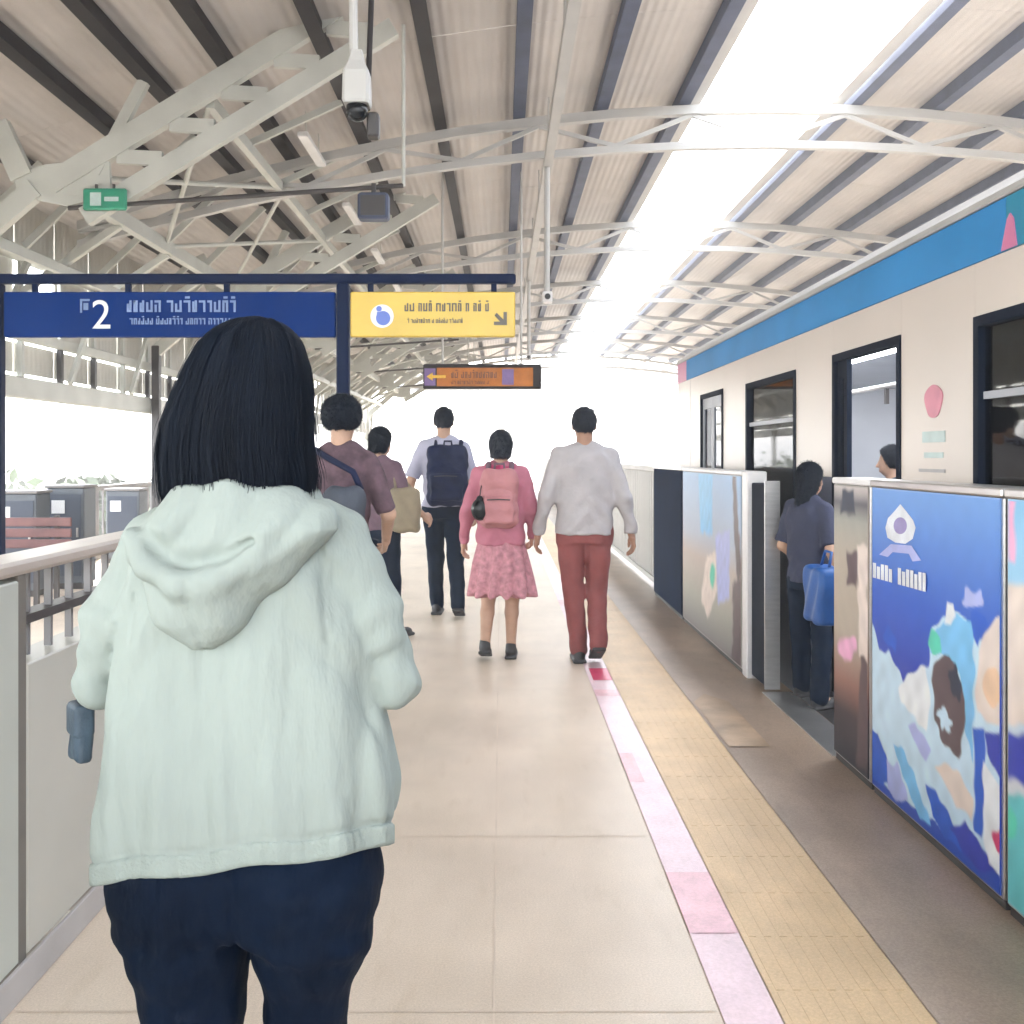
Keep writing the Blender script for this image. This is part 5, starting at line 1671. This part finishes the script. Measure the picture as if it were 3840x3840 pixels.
# ------------------------------------------------------------------ the other passengers
def L_(kn, an, lift=0.0):
    return (kn, an, lift)
WALK_R = {-1: L_((-0.085, 0.06, 0.49), (-0.085, 0.13, 0.09)), 1: L_((0.085, -0.02, 0.50), (0.08, -0.16, 0.11), 0.25)}
WALK_L = {-1: L_((-0.085, -0.02, 0.50), (-0.08, -0.15, 0.11), 0.25), 1: L_((0.085, 0.06, 0.49), (0.085, 0.12, 0.09))}
STAND_L = {-1: L_((-0.09, 0.015, 0.49), (-0.095, -0.01, 0.09)), 1: L_((0.09, 0.015, 0.49), (0.095, 0.01, 0.09))}
STEP = {-1: L_((-0.10, 0.02, 0.49), (-0.105, 0.0, 0.09)), 1: L_((0.10, 0.02, 0.49), (0.115, -0.09, 0.09))}

# man in the white tee and rust trousers
man_f, k = person('man in a pale grey top and rust coloured trousers beside the pink boarding line', 0.57, 7.0, 1.735, 2,
    {-1: ((-0.265, -0.04, 1.14), (-0.315, 0.05, 0.88)), 1: ((0.270, -0.05, 1.14), (0.325, 0.0, 0.88))},
    {-1: L_((-0.075, 0.03, 0.49), (-0.035, 0.02, 0.09)), 1: L_((0.092, 0.04, 0.50), (0.078, -0.14, 0.15), 0.4)},
    dict(hem=0.88, sleeve=1, mat='grey_tee', wide=0.04, name='sweatshirt'), dict(kind='trousers', mat='rust_cloth', taper=0.062),
    'shoe_dark', dict(style='short', mat='hair_brown'), skin='skin_tan', build=1.08)

# woman in pink with the coral backpack
w_p, k = person('woman in a pink cardigan and pink skirt with a coral backpack', 0.0, 7.1, 1.585, -3,
    {-1: ((-0.25, -0.05, 1.14), (-0.285, 0.04, 0.90)), 1: ((0.24, -0.05, 1.14), (0.235, 0.10, 0.95))},
    {-1: L_((-0.095, 0.03, 0.48), (-0.115, -0.10, 0.11), 0.25), 1: L_((0.085, 0.05, 0.48), (0.075, 0.07, 0.09))},
    dict(hem=0.88, sleeve=1, mat='pink_cloth', wide=0.045, name='cardigan'), dict(kind='skirt', mat='skirt_cloth', hem=0.50),
    'shoe_dark', dict(style='long', mat='hair_brown', end=1.56))
def scarf(P):
    ang = [2 * math.pi * i / 12 for i in range(13)]
    ring = [(0.088 * math.cos(a), -0.005 + 0.088 * math.sin(a), 1.335 - 0.030 * max(-math.sin(a), 0) ** 2) for a in ang]
    d = chain(P, ring, (0.026,) * 13, 0.01)
    d = smin(d, cap(P, (0, -0.09, 1.31), (0.0, -0.115, 1.245), 0.036, 0.014), 0.02)
    return d + 0.004 * np.sin(P[0] * 90 + P[2] * 120)
sdf_obj('scarf', scarf, (-0.15, -0.17, 1.21), (0.15, 0.14, 1.40), 0.008, 'magenta_scarf', w_p)
def make_backpack(parent_loc, rz, label, m, hw, hd, hh, zc, yb, strap_m):
    t = thing('backpack', label, 'backpack', parent_loc, None, rz)
    def bag(P):
        d = rbox(P, (0, yb - hd, zc), (hw, hd, hh), 0.055)
        d = smin(d, rbox(P, (0, yb - 2 * hd - 0.008, zc - hh * 0.38), (hw * 0.80, 0.03, hh * 0.45), 0.025), 0.012)
        d = d + 0.004 * np.sin(P[0] * 45 + P[2] * 30) + 0.003 * np.sin(P[2] * 70)
        gl = np.abs(P[2] - (zc + hh * 0.35) - 0.15 * (P[0] ** 2) * 20 * -1)
        return d + 0.005 * np.exp(-(gl / 0.006) ** 2)
    o = sdf_obj('bag_body', bag, (-hw - 0.05, yb - 2 * hd - 0.08, zc - hh - 0.05), (hw + 0.05, yb + 0.04, zc + hh + 0.05), 0.008, m, t)
    for s in (-1, 1):
        x = s * hw * 0.62
        MB().tube([(x, yb - 0.02, zc + hh * 0.85), (x, yb + 0.05, zc + hh + 0.035), (x * 1.05, yb + 0.16, zc + hh * 0.95), (x * 1.25, yb + 0.20, zc + hh * 0.4), (x * 1.45, yb + 0.12, zc - hh * 0.3), (x * 1.3, yb, zc - hh * 0.75)], 0.018, 8).build('strap', strap_m, t, local=True, smooth=True)
    MB().tube([(-0.035, yb - 0.03, zc + hh - 0.01), (-0.03, yb - 0.03, zc + hh + 0.035), (0.03, yb - 0.03, zc + hh + 0.035), (0.035, yb - 0.03, zc + hh - 0.01)], 0.009, 8).build('handle', strap_m, t, local=True, smooth=True)
    zp_ = MB().tube([(-hw * 0.6, yb - 2 * hd - 0.037, zc - hh * 0.02), (0, yb - 2 * hd - 0.044, zc + 0.0), (hw * 0.6, yb - 2 * hd - 0.037, zc - hh * 0.02)], 0.005, 6).build('zip', 'dark_metal', t, local=True)
    return t
make_backpack((0.0, 7.1, 0), R(-3), 'coral backpack worn by the woman in pink', 'coral_bag', 0.128, 0.055, 0.20, 1.12, -0.135, 'mauve_cloth')
tp = thing('round_charm', 'round black charm hanging beside the coral backpack', 'charm', (-0.14, 6.86, 1.05))
def charm(P):
    return smin(ell(P, (0, 0, 0), (0.058, 0.045, 0.075)), ell(P, (0, 0, 0.075), (0.022, 0.02, 0.02)), 0.01)
sdf_obj('ball', charm, (-0.09, -0.07, -0.1), (0.09, 0.07, 0.12), 0.007, 'plastic_black', tp)
MB().tube([(0, 0, 0.085), (0.01, 0.02, 0.16)], 0.004, 6).build('cord', 'plastic_black', tp, local=True)

# man with the navy backpack
m_b, k = person('man in a white shirt and navy trousers carrying a navy backpack', -0.50, 9.0, 1.83, -2,
    {-1: ((-0.27, -0.04, 1.14), (-0.30, 0.08, 0.92)), 1: ((0.25, -0.03, 1.13), (0.262, 0.08, 0.88))},
    {-1: L_((-0.080, 0.11, 0.50), (-0.070, 0.14, 0.09)), 1: L_((0.10, 0.0, 0.50), (0.135, -0.17, 0.12), 0.3)},
    dict(hem=0.92, sleeve=0.9, mat='white_shirt', wide=0.035, name='shirt'), dict(kind='trousers', mat='navy_soft', taper=0.058),
    'shoe_dark', dict(style='short', mat='hair_brown'))
make_backpack((-0.45, 9.0, 0), R(-2), 'navy backpack on the man in the white shirt', 'backpack_navy', 0.175, 0.075, 0.26, 1.24, -0.125, 'backpack_navy')

# man with bushy hair, half hidden behind the foreground woman
m_g, k = person('man with bushy dark hair and mauve printed shirt behind the shoulder of the mint jacket', -0.815, 5.25, 1.71, -6,
    {-1: ((-0.25, -0.04, 1.14), (-0.27, 0.06, 0.9)), 1: ((0.25, 0.0, 1.14), (0.20, 0.18, 1.0))}, WALK_R,
    dict(hem=0.88, sleeve=0.95, mat='mauve_print', wide=0.022, name='shirt'), dict(kind='trousers', mat='navy_soft'),
    'shoe_dark', dict(style='bushy', mat='hair'), build=0.90)
tb = thing('sling_bag', 'grey sling bag on the back of the man with bushy hair', 'bag', (-0.79, 5.25, 0))
def sling(P):
    d = rbox(P, (0.02, -0.20, 1.16), (0.105, 0.055, 0.10), 0.05)
    return d + 0.004 * np.sin(P[0] * 60 + P[2] * 40)
sdf_obj('bag_body', sling, (-0.13, -0.30, 1.02), (0.17, -0.10, 1.30), 0.008, 'bag_grey', tb)
MB().tube([(0.10, -0.17, 1.24), (0.06, -0.175, 1.33), (-0.07, -0.15, 1.40), (-0.15, -0.06, 1.44)], 0.016, 8).build('strap', 'backpack_navy', tb, local=True, smooth=True)

# companion in mauve with a tan shoulder bag
m_c, k = person('dark haired person in a mauve top with a tan shoulder bag, near the sign post', -0.93, 7.9, 1.63, -32,
    {-1: ((-0.24, -0.03, 1.13), (-0.25, 0.08, 0.9)), 1: ((0.26, 0.02, 1.14), (0.30, 0.20, 1.02))}, WALK_L,
    dict(hem=0.90, sleeve=0.9, mat='mauve_cloth', wide=0.03, name='shirt'), dict(kind='trousers', mat='navy_soft'),
    'shoe_dark', dict(style='long', mat='hair', end=1.56), head_yaw=0.0)
tb = thing('shoulder_bag', 'tan shoulder bag at the hip of the person in mauve', 'bag', (-0.72, 7.75, 0))
def tote(P):
    d = rbox(P, (0, 0, 1.00), (0.115, 0.06, 0.17), 0.045)
    return d + 0.005 * np.sin(P[0] * 50 + P[2] * 30)
sdf_obj('bag_body', tote, (-0.16, -0.1, 0.80), (0.16, 0.1, 1.20), 0.009, 'bag_tan', tb)
MB().tube([(-0.07, 0, 1.15), (-0.09, 0.02, 1.28), (-0.12, 0.06, 1.36), (-0.06, 0.09, 1.28), (0.05, 0.03, 1.15)], 0.011, 8).build('strap', 'bag_tan', tb, local=True, smooth=True)

# person stepping into the train through the open gate
m_d, k = person('person in a grey blue top and navy trousers stepping through the open platform gate', 1.76, 5.86, 1.37, -62,
    {-1: ((-0.24, -0.03, 1.13), (-0.20, 0.14, 0.98)), 1: ((0.25, -0.04, 1.13), (0.27, 0.04, 0.90))},
    {-1: L_((-0.13, 0.04, 0.49), (-0.17, 0.10, 0.09)), 1: L_((0.13, 0.0, 0.49), (0.18, -0.08, 0.09))},
    dict(hem=0.88, sleeve=0.9, mat='greyblue_top', wide=0.03, name='shirt'), dict(kind='trousers', mat='navy_soft', taper=0.068),
    'shoe_dark', dict(style='long', mat='hair', end=1.42))
tb = thing('shopping_bag', 'bright blue bag carried by the person at the open gate', 'bag', (1.72, 5.45, 0.52))
def blue_bag(P):
    d = rbox(P, (0, 0, 0.15), (0.075, 0.15, 0.15), 0.03)
    return d + 0.006 * np.sin(P[1] * 40 + P[2] * 25)
sdf_obj('bag_body', blue_bag, (-0.12, -0.2, -0.03), (0.12, 0.2, 0.34), 0.009, 'blue_bag', tb)
MB().tube([(0, -0.07, 0.29), (0.02, -0.05, 0.38), (0.02, 0.05, 0.38), (0, 0.07, 0.29)], 0.008, 8).build('handle', 'blue_bag', tb, local=True, smooth=True)

# passenger standing inside the train
m_e, k = person('dark haired passenger standing inside the train, seen through the open door', 2.62, 6.85, 1.47, 70, STAND, STAND_L,
    dict(hem=0.90, sleeve=0.9, mat='bag_grey', wide=0.03, name='shirt'), dict(kind='trousers', mat='navy_soft'), 'shoe_dark', dict(style='bushy', mat='hair'))
m_e2, k = person('seated looking passenger in the train, behind the window beside the pale cyan gate panel', 2.95, 5.55, 1.50, 150, STAND, STAND_L,
    dict(hem=0.90, sleeve=0.9, mat='greyblue_top', wide=0.03, name='shirt'), dict(kind='trousers', mat='navy_soft'), 'shoe_dark', dict(style='short', mat='hair'))
m_e2['label'] = 'passenger in a grey blue shirt standing in the train behind its near window'
# ------------------------------------------------------------------ the town beyond
struct(MB().add([(-3000, -3000, -11), (3000, -3000, -11), (3000, 3000, -11), (-3000, 3000, -11)], [(0, 1, 2, 3)]).build('ground', 'ground'))
def tree(x, y, top, rad, m, label, seed):
    rnd = np.random.RandomState(seed)
    t = thing('tree', label, 'tree', (x, y, -11), 'trees beyond the outer railing')
    H = top + 11
    tb = MB().tube([(0, 0, 0), (0.1, 0.05, H * 0.35), (-0.05, 0.1, H * 0.6), (0.1, 0, H * 0.8)], [0.30, 0.24, 0.17, 0.08], 9)
    for i in range(6):
        a = i * 1.05 + rnd.rand()
        z = H * (0.42 + 0.06 * i)
        tb.tube([(0, 0, z), (math.cos(a) * rad * 0.35, math.sin(a) * rad * 0.35, z + H * 0.10), (math.cos(a) * rad * 0.7, math.sin(a) * rad * 0.7, z + H * 0.16)], [0.12, 0.08, 0.03], 6)
    tb.build('trunk', 'bark', t, local=True, smooth=True)
    n = 5200
    cl = rnd.randn(26, 3)
    cl /= np.linalg.norm(cl, axis=1)[:, None]
    cl *= rnd.uniform(0.35, 0.85, 26)[:, None]
    pick = rnd.randint(0, 26, n)
    p = cl[pick] + rnd.randn(n, 3) * 0.15
    p = p * np.array([rad, rad, H * 0.27]) + np.array([0, 0, H * 0.72])
    p[:, 2] = np.minimum(p[:, 2], H)
    d1 = rnd.randn(n, 3)
    d1 /= np.linalg.norm(d1, axis=1)[:, None]
    d2 = np.cross(d1, rnd.randn(n, 3))
    d2 /= np.linalg.norm(d2, axis=1)[:, None]
    s = rnd.uniform(0.16, 0.30, n)[:, None]
    vv = np.stack([p - d1 * s, p - d2 * s * 0.5, p + d1 * s, p + d2 * s * 0.5], 1).reshape(-1, 3)
    np_obj('crown', vv, np.arange(n * 4).reshape(n, 4), m, t, smooth=False)
for i, (x, y, top, rad, m, lab) in enumerate((
        (-12.2, 25, 0.95, 2.2, 'leaf_b', 'nearest light green tree top showing above the outer railing at far left'),
        (-10.2, 26, 0.75, 2.0, 'leaf_a', 'darker green tree top just right of the nearest light one'),
        (-10.6, 31, 1.15, 2.1, 'leaf_b', 'light green tree top beside the dark column, above the railing'),
        (-14.6, 31, 1.05, 2.4, 'leaf_b', 'light green tree top partly cut by the left edge of the picture'),
        (-26, 36, 0.2, 3.6, 'leaf_a', 'dark rounded tree top below the sky opening, at the very edge of the view'),
        (-15.5, 35, -0.5, 2.6, 'leaf_b', 'low tree top close behind the railing, left of the dark column'),
        (-24, 62, 1.0, 4.8, 'leaf_a', 'broad tree top behind the grey building beyond the railing'),
        (-21, 41, 0.9, 4.2, 'leaf_b', 'leafy tree top at the far left edge of the picture, beyond the railing'),
        (-16.5, 45, 0.4, 3.2, 'leaf_a', 'darker tree top beyond the railing, second from the left edge'),
        (-17.5, 58, 1.2, 4.4, 'leaf_b', 'light green tree top beyond the railing, beside the dark column'),
        (-13, 62, 1.6, 3.8, 'leaf_b', 'tallest tree top just left of the hair of the woman in mint'))):
    tree(x, y, top, rad, m, lab, i + 3)
def house(x, y, w, d, top, wall, roof, label, rows, cols):
    t = thing('building', label, 'building', (x, y, -11), 'buildings beyond the railing')
    H = top + 11
    MB().box(-w / 2, w / 2, -d / 2, d / 2, 0, H).build('wall', wall, t, local=True)
    if roof:
        r = MB().prism_y([(-w / 2 - 0.5, H + 0.02), (w / 2 + 0.5, H + 0.02), (0, H + w * 0.16)], -d / 2 - 0.4, d / 2 + 0.4)
        fix_normals(r.build('roof', roof, t, local=True))
    else:
        MB().box(-w / 2 - 0.15, w / 2 + 0.15, -d / 2 - 0.15, d / 2 + 0.15, H + 0.01, H + 0.5).build('roof', wall, t, local=True)
    for r in range(rows):
        for c in range(cols):
            cx = -w / 2 + w * (c + 0.5) / cols
            z = H - 1.9 - r * 3.0
            ww = min(0.9, w / cols * 0.32)
            wd = MB().box(cx - ww, cx + ww, -d / 2 - 0.03, -d / 2 + 0.02, z, z + 1.4).build('window', 'window_dark', t, local=True)
            cy = -d / 2 + d * (c + 0.5) / cols
            MB().box(w / 2 - 0.02, w / 2 + 0.03, cy - ww, cy + ww, z, z + 1.4).build('window', 'window_dark', t, local=True)
house(-34, 72, 14, 12, -1.4, 'house_blue', None, 'blue grey flat roofed building beyond the railing at the far left', 2, 5)
house(-26, 78, 9, 10, -0.9, 'house_grey', None, 'grey building beyond the railing, left of the white one', 2, 4)
house(-29, 58, 12, 8, -4.6, 'house_white', 'roof_red', 'low house with a red roof below the railing at far left', 1, 4)
house(-20, 88, 10, 10, -1.0, 'house_white', None, 'white flat roofed building beyond the railing, behind the trees', 3, 4)
house(-15, 96, 8, 10, -1.2, 'house_grey', 'roof_red', 'grey building with a reddish roof beside the dark column', 3, 3)

# pale footbridge crossing beyond the end of the roof
t = thing('footbridge', 'pale footbridge crossing the track far beyond the end of the platform', 'bridge', (2, 60, -11))
MB().box(-9, 14, 59.0, 61.5, 5.3, 5.6).build('deck', 'bridge_white', t)
MB().box(-9, 14, 58.95, 58.99, 5.62, 6.55).build('parapet', 'bridge_white', t)
MB().box(-9, 14, 58.9, 61.6, 7.75, 7.9).build('roof', 'bridge_white', t)
for x in np.arange(-8.8, 14, 1.9):
    MB().box(x - 0.05, x + 0.05, 59.02, 59.12, 6.56, 7.74).build('post', 'bridge_white', t)
for x in (-8.2, 13.2):
    MB().box(x - 0.35, x + 0.35, 59.9, 60.7, -11, 5.29).build('pier', 'bridge_white', t)
MB().box(-9, 14, 58.9, 58.98, 3.95, 4.1).build('cable_duct', 'bridge_white', t)
for x in (-8.2, 13.2):
    MB().box(x - 0.1, x + 0.1, 58.99, 59.85, 3.95, 4.1).build('bracket', 'bridge_white', t)

# thin volume added to imitate lens glare: one closed box round everything
hz = MB().box(-3100, 3100, -3100, 3100, -12.5, 8.6).build('glare_veil', None)
hm = bpy.data.materials.new('glare_veil')
hm.use_nodes = True
hm.node_tree.nodes.clear()
ho = hm.node_tree.nodes.new('ShaderNodeOutputMaterial')
hv = hm.node_tree.nodes.new('ShaderNodeVolumePrincipled')
hv.inputs['Color'].default_value = (0.95, 0.94, 0.93, 1)
hv.inputs['Density'].default_value = 0.007
hm.node_tree.links.new(hv.outputs[0], ho.inputs['Volume'])
hz.data.materials.append(hm)
struct(hz, 'stuff')
